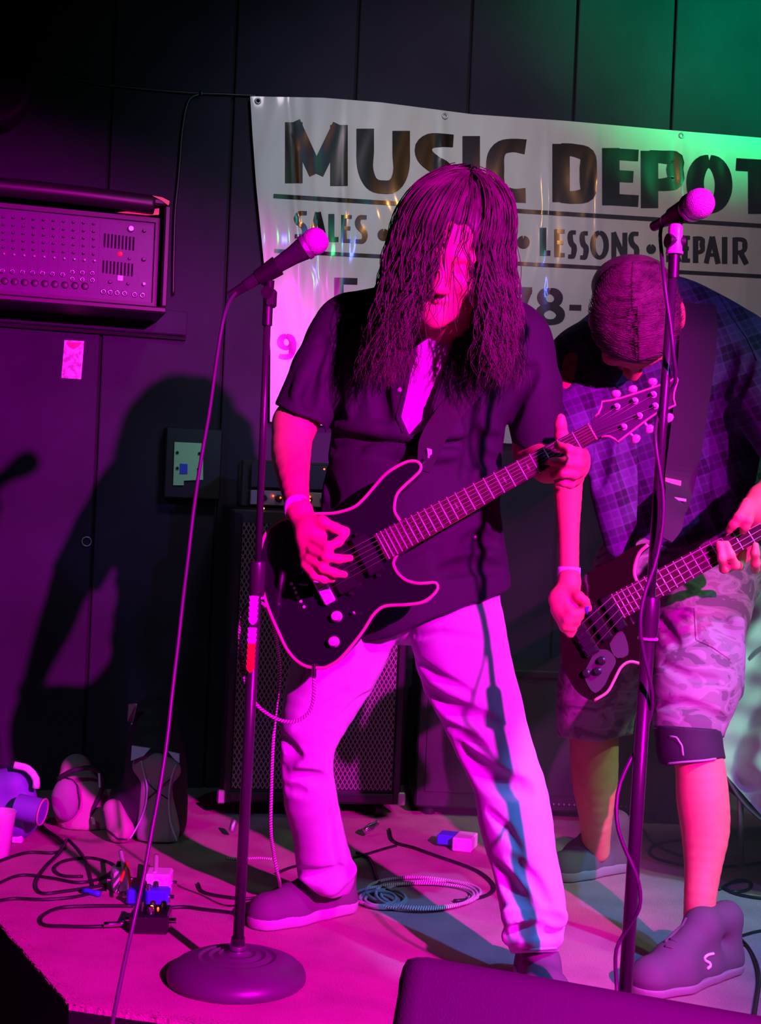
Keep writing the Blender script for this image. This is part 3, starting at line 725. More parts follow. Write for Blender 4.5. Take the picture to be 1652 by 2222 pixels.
def lx(y): return np.interp(y, [205, 290, 400, 520, 640, 760, 912], [543, 548, 556, 568, 580, 587, 586])
bw, bh = 380, 210
uu = np.linspace(0, 1, bw); vv = np.linspace(0, 1, bh); U_, V_ = np.meshgrid(uu, vv)
top = lambda x: np.interp(x, [543, 700, 826, 1026, 1226, 1426, 1652, 1800], [209, 212, 222, 248, 262, 280, 299, 312])
bot = lambda x: np.interp(x, [543, 800, 1100, 1400, 1800], [912, 930, 962, 975, 985])
yg = 209 + V_ * 703; xg = lx(yg) + (1790 - lx(yg)) * U_; Yg = top(xg) + (bot(xg) - top(xg)) * V_
banner = thing('banner', 'long glossy white vinyl banner with black lettering, creased, pinned to the back wall', 'banner', WP(1100, 960, 0.02))
def gridmesh(name, V, nu, nv):
    i = np.arange(nv - 1)[:, None] * nu + np.arange(nu - 1)[None, :]; i = i.ravel()
    return mesh_np(name, V.reshape(-1, 3), np.stack([i, i + nu, i + nu + 1, i + 1], 1).astype(np.int32), True)
ob('vinyl_sheet', gridmesh('sheet', ban(xg, Yg), bw, bh), M['vinyl'], banner)
def stroke_px(acc, pts, wd):
    """flat ink band following the banner surface. pts px, wd = width or list"""
    p = smoothpath([np.array([a, b, 0.0]) for a, b in pts], 6.0) if len(pts) > 2 else None
    if p is None:
        a, b = np.array(pts[0], float), np.array(pts[1], float); n = max(3, int(np.linalg.norm(b - a) / 5)); p = np.array([a + (b - a) * i / n for i in range(n + 1)])
    p = p[:, :2]; m = len(p); T = np.gradient(p, axis=0); T /= np.linalg.norm(T, axis=1)[:, None] + 1e-9; N = np.stack([-T[:, 1], T[:, 0]], 1)
    ww = np.full(m, wd) if np.isscalar(wd) else np.interp(np.linspace(0, 1, m), np.linspace(0, 1, len(wd)), wd)
    k = max(2, int(max(ww) / 5)) + 1; s = np.linspace(-0.5, 0.5, k)
    g = p[:, None, :] + N[:, None, :] * (s[None, :, None] * ww[:, None, None])
    acc.append((g, m, k))
class Ink:
    def __init__(s, x0, yt0, x1, yt1, h): s.a = (x0, yt0, x1, yt1, h); s.acc = []
    def top(s, x): x0, y0, x1, y1, h = s.a; return y0 + (y1 - y0) * (x - x0) / (x1 - x0)
    def letter(s, ch, x0, x1, y, h, st, sk=0.06):
        w = x1 - x0; r = st / 2; m = lambda pts: [(x0 + a, y + b + a * sk) for a, b in pts]
        S_ = []
        if ch == 'M': S_ = [([(r, 0), (r, h)], st), ([(w - r, 0), (w - r, h)], st), ([(r * 0.9, 0), (w / 2, h * 0.82)], st * 0.85), ([(w - r * 0.9, 0), (w / 2, h * 0.82)], st * 0.85)]
        elif ch == 'U': S_ = [([(r, 0), (r, h * .3), (r, h * .62), (r + w * .08, h * .82), (w * .36, h - r * .7), (w * .5, h - r * .62), (w * .64, h - r * .7), (w - r - w * .08, h * .82), (w - r, h * .62), (w - r, h * .3), (w - r, 0)], [st, st, st, st * .9, st * .8, st * .75, st * .8, st * .9, st, st, st])]
        elif ch == 'S': S_ = [([(w - r * .3, r * .62), (w * .62, r * .62), (w * .36, r * .8), (r * .95, h * .22), (r * 1.1, h * .36), (w * .45, h * .48), (w * .7, h * .57), (w - r * .95, h * .72), (w - r * 1.2, h * .86), (w * .6, h - r * .7), (w * .35, h - r * .6), (r * .2, h - r * .62)], [st * .72, st * .75, st * .85, st, st, st * 1.0, st, st, st * .9, st * .85, st * .75, st * .72])]
        elif ch == 'I': S_ = [([(w / 2, 0), (w / 2, h)], st)]
        elif ch == 'C': S_ = [([(w - r * .2, r * .7), (w * .66, r * .62), (w * .38, r * .95), (r * 1.1, h * .28), (r, h * .5), (r * 1.1, h * .72), (w * .38, h - r * .95), (w * .66, h - r * .62), (w - r * .2, h - r * .7)], [st * .85, st * .75, st * .8, st, st * 1.05, st, st * .8, st * .75, st * .85])]
        elif ch == 'D': S_ = [([(r, 0), (r, h)], st), ([(r, r * .62), (w * .5, r * .64), (w * .78, h * .17), (w - r, h * .42), (w - r, h * .58), (w * .78, h * .83), (w * .5, h - r * .64), (r, h - r * .62)], [st * .7, st * .72, st * .9, st, st, st * .9, st * .72, st * .7])]
        elif ch == 'E': S_ = [([(r, 0), (r, h)], st)] + [([(r, yy), (w * q, yy)], st * .66) for yy, q in ((st * .33, 1), (h * .48, .86), (h - st * .33, 1))]
        elif ch == 'F': S_ = [([(r, 0), (r, h)], st)] + [([(r, yy), (w * q, yy)], st * .7) for yy, q in ((st * .35, 1), (h * .46, .84))]
        elif ch == 'P': S_ = [([(r, 0), (r, h)], st), ([(r, r * .62), (w * .55, r * .62), (w * .82, h * .12), (w - r, h * .3), (w * .82, h * .5), (w * .55, h * .62 - r * .3), (r, h * .62 - r * .2)], [st * .7, st * .72, st * .85, st, st * .85, st * .7, st * .66])]
        elif ch == 'R': S_ = [([(r, 0), (r, h)], st), ([(r, r * .62), (w * .5, r * .62), (w * .76, h * .12), (w * .88 - r * .5, h * .28), (w * .76, h * .46), (w * .5, h * .56), (r, h * .56)], [st * .7, st * .72, st * .85, st, st * .85, st * .7, st * .66]), ([(w * .5, h * .54), (w - r * .6, h)], st)]
        elif ch == 'O': S_ = [([(w * .5 + (w * .5 - r) * math.sin(a), h * .5 - (h * .5 - r * .66) * math.cos(a)) for a in [2 * math.pi * i / 16 for i in range(17)]], [st * .72, st * .9, st, st, st, st * .9, st * .72, st * .72, st * .9, st, st, st, st * .9, st * .72])]
        elif ch == 'T': S_ = [([(0, st * .36), (w, st * .36)], st * .72), ([(w / 2, st * .3), (w / 2, h)], st)]
        elif ch == 'A': S_ = [([(w * .5, 0), (r * .5, h)], st * .9), ([(w * .5, 0), (w - r * .5, h)], st), ([(w * .25, h * .68), (w * .75, h * .68)], st * .6)]
        elif ch == 'L': S_ = [([(r, 0), (r, h)], st), ([(r, h - st * .4), (w, h - st * .4)], st * .8)]
        elif ch == 'N': S_ = [([(r, 0), (r, h)], st), ([(w - r, 0), (w - r, h)], st), ([(r * .8, 0), (w - r * .8, h)], st)]
        elif ch == '7': S_ = [([(0, st * .36), (w, st * .36)], st * .74), ([(w - r * .6, st * .2), (w * .3, h)], [st * .8, st * 1.1])]
        elif ch == '8':
            for cy, ry, rx in ((h * .27, h * .27, w * .43), (h * .72, h * .28, w * .5)):
                S_.append(([(w * .5 + (rx - r * .9) * math.sin(a), cy - (ry - r * .6) * math.cos(a)) for a in [2 * math.pi * i / 12 for i in range(13)]], [st * .62, st * .9, st, st * .9, st * .62, st * .62, st * .9, st, st * .9, st * .62]))
        elif ch == '9': S_ = [([(w * .5 + (w * .5 - r * .9) * math.sin(a), h * .32 - (h * .32 - r * .6) * math.cos(a)) for a in [2 * math.pi * i / 12 for i in range(13)]], [st * .62, st * .9, st, st * .9, st * .62, st * .62, st * .9, st, st * .9, st * .62]), ([(w - r * .8, h * .3), (w - r * .9, h * .6), (w * .7, h * .88), (w * .35, h - r * .6), (w * .1, h - r * .8)], [st, st, st * .8, st * .7, st * .6])]
        elif ch == '.': 
            for q in range(1): S_.append(([(w * .5 + w * .24 * math.sin(a), h * .5 - w * .24 * math.cos(a)) for a in [2 * math.pi * i / 12 for i in range(13)]], w * .53))
        elif ch == '-': S_ = [([(0, h * .5), (w, h * .5)], st)]
        for pts, wd in S_: stroke_px(s.acc, m(pts), wd)
        s.build('bullet_dot' if ch == '.' else 'dash' if ch == '-' else 'letter', banner); s.acc = []
    def build(s, name, parent):
        if not s.acc: return
        V = []; F = []; z = 0
        for g, m, k in s.acc:
            b = len(V); z = (z + 1) % 4; pts = ban(g[..., 0], g[..., 1], 0.0022 + 0.0001 * z).reshape(-1, 3); V += list(pts)
            for i in range(m - 1):
                for j in range(k - 1): F.append((b + i * k + j, b + (i + 1) * k + j, b + (i + 1) * k + j + 1, b + i * k + j + 1))
        return ob(name, mesh_np(name, V, np.array(F, dtype=np.int32), True), M['ink'], parent)
ink = Ink(0, 0, 1, 1, 1)
for ch, x0, x1, y, h in (('M', 619, 755, 264, 132), ('U', 774, 890, 278, 136), ('S', 902, 990, 289, 133), ('I', 1004, 1042, 294, 134), ('C', 1056, 1145, 300, 132), ('D', 1199, 1296, 311, 126), ('E', 1307, 1386, 320, 124), ('P', 1391, 1484, 326, 124), ('O', 1490, 1590, 334, 125), ('T', 1598, 1688, 343, 118)):
    ink.letter(ch, x0, x1, y, h, 38)
ink.build('headline_lettering', banner)
ink = Ink(0, 0, 1, 1, 1)
for ch, x0, x1, y, h, st in (('S', 639, 668, 458, 58, 12), ('A', 672, 708, 460, 62, 13), ('L', 713, 735, 464, 60, 13), ('E', 741, 764, 466, 60, 12), ('S', 771, 798, 467, 60, 12), ('.', 820, 846, 496, 26, 12),
                              ('.', 1122, 1150, 511, 28, 12), ('L', 1172, 1195, 494, 60, 14), ('E', 1203, 1226, 497, 60, 13), ('S', 1232, 1252, 500, 60, 12), ('S', 1258, 1278, 502, 60, 12), ('O', 1281, 1322, 500, 62, 12), ('N', 1327, 1362, 504, 60, 11), ('S', 1364, 1388, 503, 60, 12), ('.', 1403, 1424, 528, 24, 11),
                              ('R', 1446, 1478, 508, 60, 13), ('E', 1480, 1498, 511, 58, 13), ('P', 1504, 1530, 513, 57, 12), ('A', 1530, 1562, 513, 58, 12), ('I', 1566, 1580, 514, 58, 12), ('R', 1590, 1624, 515, 57, 12)):
    ink.letter(ch, x0, x1, y, h, st, sk=0.03)
ink.build('services_lettering', banner)
ink = Ink(0, 0, 1, 1, 1)
for ch, x0, x1, y, h, st in (('F', 726, 776, 602, 92, 20), ('7', 1100, 1155, 622, 78, 20), ('8', 1162, 1226, 624, 80, 20), ('-', 1236, 1262, 650, 34, 12), ('9', 602, 642, 724, 54, 15)): ink.letter(ch, x0, x1, y, h, st, sk=0.03)
ink.build('number_lettering', banner)
for nm, a, b, wd in (('rule_line', (594, 425), (1720, 494), 9), ('rule_line', (596, 544), (1720, 603), 8)):
    ink = Ink(0, 0, 1, 1, 1); stroke_px(ink.acc, [a, b], wd); ink.build(nm, banner)
for x, y in ((560, 219), (966, 252), (1480, 294)):
    ob('grommet', ring_mesh(ban(x, y, 0.003), WN, 0.008, 0.003, 16), M['steel'], banner)
MB().cyl(ban(560, 219, 0.0), ban(560, 219, 0.006), 0.006).build('grommet_hole', M['gap'], banner)

# ================================================================== CABINETS
def ubox(mb, c0, c1, z0, z1, d, bev=0.004, tv=WT):
    """box from front-left floor point c0 to front-right c1 (xy), depth d backwards"""
    c0 = np.array([c0[0], c0[1]]); c1 = np.array([c1[0], c1[1]]); a = (c1 - c0); L = np.linalg.norm(a); a = a / L; b = np.array([-a[1], a[0]])
    c = (c0 + c1) / 2 + b * d / 2
    return mb.box((c[0], c[1], (z0 + z1) / 2), np.array([a[0], a[1], 0]) * L / 2, np.array([b[0], b[1], 0]) * d / 2, Z3 * (z1 - z0) / 2, bev)
def quad_uv(name, p, a, b, m, parent):
    V = [p, p + a, p + a + b, p + b]; la, lb = np.linalg.norm(a), np.linalg.norm(b)
    nn = np.cross(a, b); nn = nn / np.linalg.norm(nn) * -0.004
    V2 = V + [v + nn for v in V]
    me = mesh_np(name, V2, [(0, 1, 2, 3), (7, 6, 5, 4), (0, 4, 5, 1), (1, 5, 6, 2), (2, 6, 7, 3), (3, 7, 4, 0)], False, [(0, 0), (la, 0), (la, lb), (0, lb)] * 2)
    return ob(name, me, m, parent)
cab = thing('speaker_cabinet', 'tall bass speaker cabinet with diamond mesh grille and metal edge, behind the long-haired guitarist', 'speaker cabinet', FL(690, 1790))
cR = FL(868, 1779)[:2]; cL = FL(478, 1775)[:2]
aa = (cR - cL) / np.linalg.norm(cR - cL); bb = np.array([-aa[1], aa[0]]); fdir = np.array([-bb[0], -bb[1], 0]); Lc = np.linalg.norm(cR - cL)
cabH = P(700, 1112, cR[1])[2]
ubox(MB(), cL, cR, 0.045, cabH, 0.42, 0.006).build('cabinet_box', M['tolex'], cab)
a3 = np.array([aa[0], aa[1], 0]); f0 = np.array([cL[0], cL[1], 0]) + fdir * 0.006
quad_uv('grille', f0 + a3 * 0.03 + Z3 * 0.09, a3 * (Lc - 0.06), Z3 * (cabH - 0.13), M['grille'], cab)
for s in (0.006, Lc - 0.026):
    MB().box(f0 + a3 * (s + 0.010) + Z3 * (cabH / 2 + 0.02), a3 * 0.011, fdir * 0.009, Z3 * (cabH / 2 - 0.03), 0.003).build('edge_strip', M['bmetal'], cab)
MB().box(f0 + a3 * Lc / 2 + Z3 * 0.066, a3 * (Lc / 2 - 0.01), fdir * 0.006, Z3 * 0.014, 0.003).build('bottom_rail', M['bmetal'], cab)
for s in (0.0, Lc):
    MB().box(f0 + a3 * s + Z3 * 0.066, a3 * 0.012, fdir * 0.012, Z3 * 0.02, 0.004).build('metal_corner', M['steel'], cab)
for s in (0.08, Lc - 0.06):
    cs = f0 + a3 * s - fdir * 0.05; MB().cyl(cs + Z3 * 0.022 - a3 * 0.012, cs + Z3 * 0.022 + a3 * 0.012, 0.022, n=20).build('caster', M['dark'], cab)
# amplifier head on it
amp = thing('amplifier_head', 'black amplifier head with small glowing lamps, on top of the tall cabinet', 'amplifier', (f0[0] + a3[0] * Lc / 2, f0[1] + 0.15, cabH))
Ha = 0.15
ubox(MB(), cL + aa * 0.02 + bb * 0.04, cR - aa * 0.02 + bb * 0.04, cabH + 0.006, cabH + Ha, 0.28, 0.006).build('amplifier_case', M['tolex'], amp)
fa = f0 + a3 * 0.04 - fdir * 0.038 + Z3 * (cabH + 0.012)
MB().box(fa + a3 * (Lc - 0.08) / 2 + Z3 * 0.025 + fdir * 0.008, a3 * (Lc / 2 - 0.05), fdir * 0.006, Z3 * 0.022, 0.002).build('control_panel', M['steel'], amp)
MB().box(fa + a3 * (Lc - 0.08) / 2 + Z3 * 0.092 + fdir * 0.008, a3 * (Lc / 2 - 0.05), fdir * 0.004, Z3 * 0.036, 0.002).build('upper_panel', M['mixface'], amp)
for k in range(9):
    s = 0.05 + k * (Lc - 0.18) / 8; MB().lathe(fa + a3 * s + Z3 * 0.025 + fdir * 0.013, fdir, [(0, 0.012), (0.010, 0.010), (0.014, 0.008)], 14).build('knob', M['dark'], amp, auto=40)
def lampdot(px, py, m, par, Y, r=0.003): MB().lathe(P(px, py, Y), (0, -1, 0), [(0, r), (0.002, r * .8), (0.003, r * .2)], 8).build('pilot_lamp', M[m], par)
yl = (f0 + fdir * 0.01 - fdir * 0.05)[1]
for x, y, m in ((593, 1076, 'led_red'), (609, 1080, 'led_red'), (572, 1103, 'led_org'), (673, 1078, 'led_red'), (672, 1086, 'led_org'), (704, 1018, 'led_red')): lampdot(x, y, m, amp, fa[1] - 0.02)
# low cabinet behind the right leg and the bass player
cab2 = thing('speaker_cabinet', 'low wide dark speaker cabinet behind the bass player', 'speaker cabinet', FL(1100, 1780))
dR = FL(1480, 1792)[:2]; dL = FL(885, 1779)[:2] + np.array([0.02, 0.05])
a2 = (dR - dL); L2 = np.linalg.norm(a2); a2 = a2 / L2; b2 = np.array([-a2[1], a2[0]]); fd2 = np.array([-b2[0], -b2[1], 0]); a23 = np.array([a2[0], a2[1], 0])
H2 = P(1150, 1452, dL[1] + 0.05)[2]
ubox(MB(), dL, dR, 0.03, H2, 0.4, 0.006).build('cabinet_box', M['tolex'], cab2)
g0 = np.array([dL[0], dL[1], 0]) + fd2 * 0.006
quad_uv('grille', g0 + a23 * 0.03 + Z3 * 0.08, a23 * (L2 - 0.06), Z3 * (H2 - 0.12), M['tolex'], cab2)
MB().box(g0 + a23 * L2 / 2 + Z3 * (H2 - 0.012), a23 * (L2 / 2 - 0.01), fd2 * 0.006, Z3 * 0.010, 0.003).build('top_rail', M['bmetal'], cab2)
for k in range(24):
    p = g0 + a23 * (0.30 + k * 0.016) + Z3 * 0.055; MB().cyl(p, p + fd2 * 0.004, 0.0028, n=8).build('rivet', M['steel'], cab2)
for s in (0.05, L2 - 0.05): MB().cyl(g0 + a23 * s - fd2 * 0.06, g0 + a23 * s - fd2 * 0.06 + Z3 * 0.03, 0.018).build('foot', M['dark'], cab2)

# ---- scatter volume added on the right-hand half, imitating lens-flare haze
hz = bpy.data.materials.new('haze'); hz.use_nodes = True; nt = hz.node_tree; nt.nodes.clear()
o_ = nt.nodes.new('ShaderNodeOutputMaterial'); v_ = nt.nodes.new('ShaderNodeVolumeScatter'); v_.inputs['Color'].default_value = (1, 1, 1, 1); v_.inputs['Density'].default_value = 0.08; v_.inputs['Anisotropy'].default_value = 0.0
nt.links.new(v_.outputs[0], o_.inputs['Volume'])
hzo = MB().box((1.45, 3.75, 0.95), X3 * 1.3, Y3 * 0.6, Z3 * 0.93).build('flare_haze', hz); tag(hzo, 'thin added scatter volume imitating lens-flare haze over the right half of the stage', 'haze', kind='stuff')
# ================================================================== LONG-HAIRED GUITARIST
def pr(px, py, Y, r):      # joint measured in the picture, radius in px at that depth
    return (P(px, py, Y), r * Y / FPX)
ga = thing('person', 'long-haired guitarist in black short-sleeved shirt and pale jeans, head bowed, legs apart', 'person', FL(900, 2060))
# ---- head frame
HC = P(972, 556, 2.76)
hf = np.array([-0.12, -0.90, -0.38]); hf /= np.linalg.norm(hf)
hu = np.array([0.13, -0.38, 0.90]); hu -= hf * (hu @ hf); hu /= np.linalg.norm(hu)
hr = np.cross(hf, hu)            # towards picture right
if hr[0] < 0: hr = -hr
HR = [hr, -hf, hu]
def H(x, y, z, c=None): return (HC if c is None else c) + hr * x + hf * y + hu * z     # y = forward
def head(F, Hh, rot, s=1.0):
    """face: local x right, y forward, z up"""
    F.ell(Hh(0, -0.012 * s, 0.028 * s), (0.078 * s, 0.097 * s, 0.092 * s), rot, 0.0)
    F.ell(Hh(0, 0.015 * s, -0.035 * s), (0.064 * s, 0.072 * s, 0.080 * s), rot, 0.03)
    F.cap(Hh(-0.045 * s, 0.005, -0.065 * s), Hh(0, 0.068 * s, -0.095 * s), 0.026 * s, 0.022 * s, 0.025)
    F.cap(Hh(0.045 * s, 0.005, -0.065 * s), Hh(0, 0.068 * s, -0.095 * s), 0.026 * s, 0.022 * s, 0.025)
    for sg in (-1, 1):
        F.cap(Hh(sg * 0.012, 0.083 * s, 0.020 * s), Hh(sg * 0.050 * s, 0.068 * s, 0.020 * s), 0.010, 0.009, 0.012)     # brow
        F.ell(Hh(sg * 0.032 * s, 0.092 * s, 0.000 * s), (0.016 * s, 0.016 * s, 0.011 * s), rot, 0.010, 'sub')            # socket
        F.ell(Hh(sg * 0.031 * s, 0.070 * s, -0.001 * s), (0.013, 0.013, 0.011), rot, 0.003)                               # closed lid
        F.ell(Hh(sg * 0.042 * s, 0.066 * s, -0.030 * s), (0.022, 0.018, 0.018), rot, 0.02)                                # cheek
        F.ell(Hh(sg * 0.080 * s, -0.008, -0.008 * s), (0.010, 0.022, 0.033), rot, 0.004); F.ell(Hh(sg * 0.088 * s, -0.002, -0.006 * s), (0.006, 0.012, 0.019), rot, 0.005, 'sub')
        F.ell(Hh(sg * 0.013, 0.097 * s, -0.040 * s), (0.010, 0.012, 0.009), rot, 0.006)                                    # nostril wing
        F.ell(Hh(sg * 0.007, 0.104 * s, -0.047 * s), (0.004, 0.006, 0.003), rot, 0.002, 'sub')
    F.cap(Hh(0, 0.080 * s, 0.012 * s), Hh(0, 0.108 * s, -0.036 * s), 0.009, 0.012, 0.012)                                # nose
    F.cap(Hh(-0.020, 0.080 * s, -0.063 * s), Hh(0.020, 0.080 * s, -0.063 * s), 0.008, 0.008, 0.010)
    F.cap(Hh(0, 0.088 * s, -0.063 * s), Hh(0, 0.087 * s, -0.064 * s), 0.009, 0.009, 0.008)
    F.cap(Hh(-0.017, 0.080 * s, -0.076 * s), Hh(0.017, 0.080 * s, -0.076 * s), 0.008, 0.008, 0.008)
    F.cap(Hh(-0.024, 0.090 * s, -0.0695 * s), Hh(0.024, 0.090 * s, -0.0695 * s), 0.0028, 0.0028, 0.004, op='sub')        # mouth line
    F.ell(Hh(0, 0.078 * s, -0.098 * s), (0.018, 0.016, 0.015), rot, 0.015)                                               # chin
B = Field((-0.36, 2.45, 0.0), (0.50, 3.22, 1.74), 0.0042)
B.chain([pr(968, 640, 2.82, 62), pr(955, 720, 2.93, 66), pr(945, 760, 2.98, 80)], 0.03)
head(B, H, HR, 1.08)
# trunk and legs (under the clothes)
B.chain([pr(850, 770, 3.02, 75), pr(1040, 775, 3.02, 75)], 0.05, 0.8)
B.chain([pr(940, 800, 3.03, 120), pr(915, 1000, 3.04, 110), pr(885, 1270, 3.03, 105)], 0.05, 0.65)
LL = [pr(800, 1310, 3.02, 55), pr(675, 1610, 3.0, 32), pr(705, 1880, 3.11, 28), pr(706, 1922, 3.13, 24)]
RL = [pr(975, 1310, 3.02, 55), pr(1035, 1500, 2.95, 45), pr(1105, 1690, 2.85, 34), pr(1155, 1990, 2.72, 28), pr(1160, 2090, 2.69, 28)]
B.chain(LL, 0.04); B.chain(RL, 0.04)
pass; B.chain([pr(1162, 2090, 2.69, 26), pr(1172, 2120, 2.64, 18)], 0.02)
# picture-left arm (strumming)
B.chain([pr(775, 735, 2.99, 44), pr(690, 850, 2.94, 44), pr(640, 925, 2.90, 44)], 0.03)
B.chain([pr(638, 915, 2.90, 44), pr(632, 985, 2.85, 43), pr(640, 1060, 2.74, 31), pr(650, 1108, 2.68, 25)], 0.02)
# hand
B.chain([pr(652, 1112, 2.67, 25), pr(672, 1160, 2.645, 31)], 0.02, 0.72); B.cap(P(680, 1150, 2.64), P(676, 1205, 2.645), 0.026, 0.024, 0.02, 0.7)
def finger(F, pts, r0, r1, k=0.006):
    q = [P(*p) for p in pts]; n = len(q) - 1
    for i in range(n):
        ra = r0 + (r1 - r0) * i / n; rb = r0 + (r1 - r0) * (i + 1) / n
        F.cap(q[i], q[i + 1], ra, rb, k)
    for i in range(1, n): F.ell(q[i], [(r0 + (r1 - r0) * i / n) * 1.08] * 3, None, 0.003)
finger(B, [(668, 1135, 2.640), (700, 1132, 2.625), (728, 1146, 2.625), (752, 1152, 2.635)], 0.0125, 0.0080)
finger(B, [(682, 1168, 2.625), (712, 1188, 2.605), (735, 1176, 2.615), (750, 1160, 2.630)], 0.0110, 0.0075)
finger(B, [(678, 1192, 2.625), (708, 1208, 2.605), (735, 1213, 2.612), (760, 1211, 2.632)], 0.0108, 0.0075)
finger(B, [(672, 1212, 2.630), (700, 1232, 2.610), (725, 1243, 2.618), (748, 1247, 2.635)], 0.0105, 0.0075)
finger(B, [(662, 1225, 2.635), (682, 1248, 2.622), (702, 1257, 2.625), (722, 1258, 2.638)], 0.0095, 0.0068)
# picture-right arm (fretting), forearm runs behind the neck
B.chain([pr(1110, 745, 2.99, 44), pr(1160, 985, 3.0, 42)], 0.03)
B.chain([pr(1160, 990, 3.0, 42), pr(1190, 1010, 2.88, 38), pr(1222, 1018, 2.77, 28)], 0.02)
B.chain([pr(1224, 1018, 2.765, 27), pr(1246, 1008, 2.735, 34)], 0.02)
B.cap(P(1254, 988, 2.725), P(1240, 1040, 2.725), 0.020, 0.018, 0.02)
finger(B, [(1228, 975, 2.740), (1219, 945, 2.735), (1217, 922, 2.728), (1217.5, 908, 2.725)], 0.0145, 0.0098)
finger(B, [(1262, 986, 2.70), (1253, 984, 2.655), (1234, 976, 2.637), (1211, 967, 2.650)], 0.0128, 0.0088)
finger(B, [(1264, 1005, 2.70), (1253, 1007, 2.650), (1230, 1003, 2.632), (1198, 1002, 2.650)], 0.0128, 0.0088)
finger(B, [(1258, 1024, 2.70), (1247, 1028, 2.655), (1224, 1026, 2.640), (1201, 1032, 2.655)], 0.0118, 0.0082)
finger(B, [(1248, 1043, 2.71), (1238, 1049, 2.672), (1224, 1046, 2.662), (1211, 1046, 2.670)], 0.0108, 0.0078)
B.build('body', M['skin'], ga)

# ---- white tee (shows in the open shirt)
T = Field((-0.05, 2.75, 0.93), (0.32, 3.15, 1.36), 0.005)
T.chain([pr(900, 800, 2.985, 105), pr(975, 800, 2.985, 105)], 0.05, 0.86)
T.chain([pr(935, 800, 2.99, 125), pr(920, 940, 3.0, 118)], 0.05, 0.80); T.chain([pr(944, 722, 2.93, 78), pr(944, 760, 2.96, 90)], 0.03)
T.carve([(700, 600), (895, 706), (945, 712), (990, 706), (1200, 600)], k=0)
T.plane(P(944, 690, 2.95), (0, 0.1, 1)) if False else None
T.noise(0.0015, 1.2, 0.3)
T.build('undershirt', M['tee'], ga)

# ---- black shirt
S = Field((-0.42, 2.62, 0.50), (0.52, 3.3, 1.50), 0.0048)
S.chain([pr(800, 770, 2.99, 118), pr(1070, 775, 2.99, 122)], 0.06, 0.82)
S.chain([pr(930, 800, 3.0, 192), pr(905, 960, 3.0, 190), pr(893, 1120, 3.0, 192), pr(905, 1290, 3.0, 202)], 0.06, 0.74)
S.chain([pr(850, 700, 3.0, 60), pr(945, 690, 3.04, 66), pr(1035, 705, 3.0, 60)], 0.05, 0.9)
S.chain([pr(758, 722, 2.98, 80), pr(700, 810, 2.94, 72), pr(655, 905, 2.90, 64)], 0.035)
S.chain([pr(1115, 742, 2.98, 80), pr(1150, 840, 2.97, 72), pr(1172, 955, 2.98, 62)], 0.035)
S.carve([(560, 842), (588, 872), (640, 899), (702, 926), (712, 1010), (560, 1010)])
S.carve([(1100, 958), (1140, 978), (1215, 960), (1260, 940), (1260, 1100), (1102, 1100)])
S.carve([(1098, 1279), (1050, 1300), (960, 1332), (900, 1352), (850, 1372), (780, 1392), (600, 1395), (600, 1500), (1250, 1500), (1250, 1230), (1100, 1275)])
# folds
S.noise(0.0065, 0.8, 1.7); S.noise(0.0028, 1.7, 0.4); S.noise(0.0012, 3.1, 2.4)
for ln in ([(705, 935), (800, 945), (900, 962), (1000, 958), (1100, 955)], [(720, 975), (800, 962), (870, 985)], [(760, 690), (740, 790), (735, 900)], [(700, 740), (668, 800), (672, 880)], [(830, 760), (822, 850), (838, 930)], [(1105, 940), (1120, 860), (1160, 800)],
           [(700, 1010), (720, 1080), (700, 1100)], [(1010, 1180), (1050, 1165), (1080, 1180)], [(1000, 980), (1080, 1000), (1100, 1010)], [(1020, 860), (1030, 960), (1010, 1040)], [(960, 1240), (1030, 1225), (1090, 1235)]):
    S.groove(ln, 0.011, 0.0, 0.022)
for ln in ([(710, 925), (800, 930), (900, 945), (1010, 940)], [(800, 975), (900, 990), (1000, 985)], [(780, 690), (765, 800), (760, 900)], [(690, 760), (640, 860)]):
    S.groove(ln, 0.008, -0.004, 0.02, 'add')
VN = [(900, 700), (990, 704), (985, 735), (972, 775), (950, 838), (936, 880), (930, 928), (890, 946), (871, 905), (884, 850), (893, 800), (906, 770), (902, 730)]
S.carve(VN, y1=2.96)
S.carve([(700, 560), (870, 640), (900, 690), (903, 712), (945, 716), (985, 712), (1005, 690), (1040, 640), (1250, 560)], y1=2.95)
shirt = S.build('shirt', M['shirt'], ga)
Bt = [(884, 774), (867, 846), (1031, 1166)]
def button(F, px, py, par, m='steel', r=0.005):
    h = F.hit(px, py)
    if h is not None: MB().lathe(h + np.array([0, 0.001, 0]), (0.05, -1, 0.05), [(0, r), (0.002, r), (0.003, r * 0.6)], 12).build('button', M[m], par, auto=40)
for b_ in Bt: button(S, *b_, shirt)
def seamtube(F, line, r, name, m, par, off=0.0, step=8):
    pts = []
    for a, b in zip(line[:-1], line[1:]):
        n = max(1, int(math.hypot(b[0] - a[0], b[1] - a[1]) / step))
        for i in range(n):
            h = F.hit(a[0] + (b[0] - a[0]) * i / n, a[1] + (b[1] - a[1]) * i / n)
            if h is not None and (not pts or np.linalg.norm(h - pts[-1]) < 0.06): pts.append(h + np.array([0, off, 0]))
    if len(pts) > 2: return tube(name, pts, r, m, par, n=6, step=0.02)
seamtube(S, [(898, 772), (877, 850), (862, 905), (880, 948)], 0.004, 'placket_edge', M['shirt'], shirt)
seamtube(S, [(994, 715), (980, 775), (958, 840), (944, 882), (938, 928)], 0.004, 'placket_edge', M['shirt'], shirt)
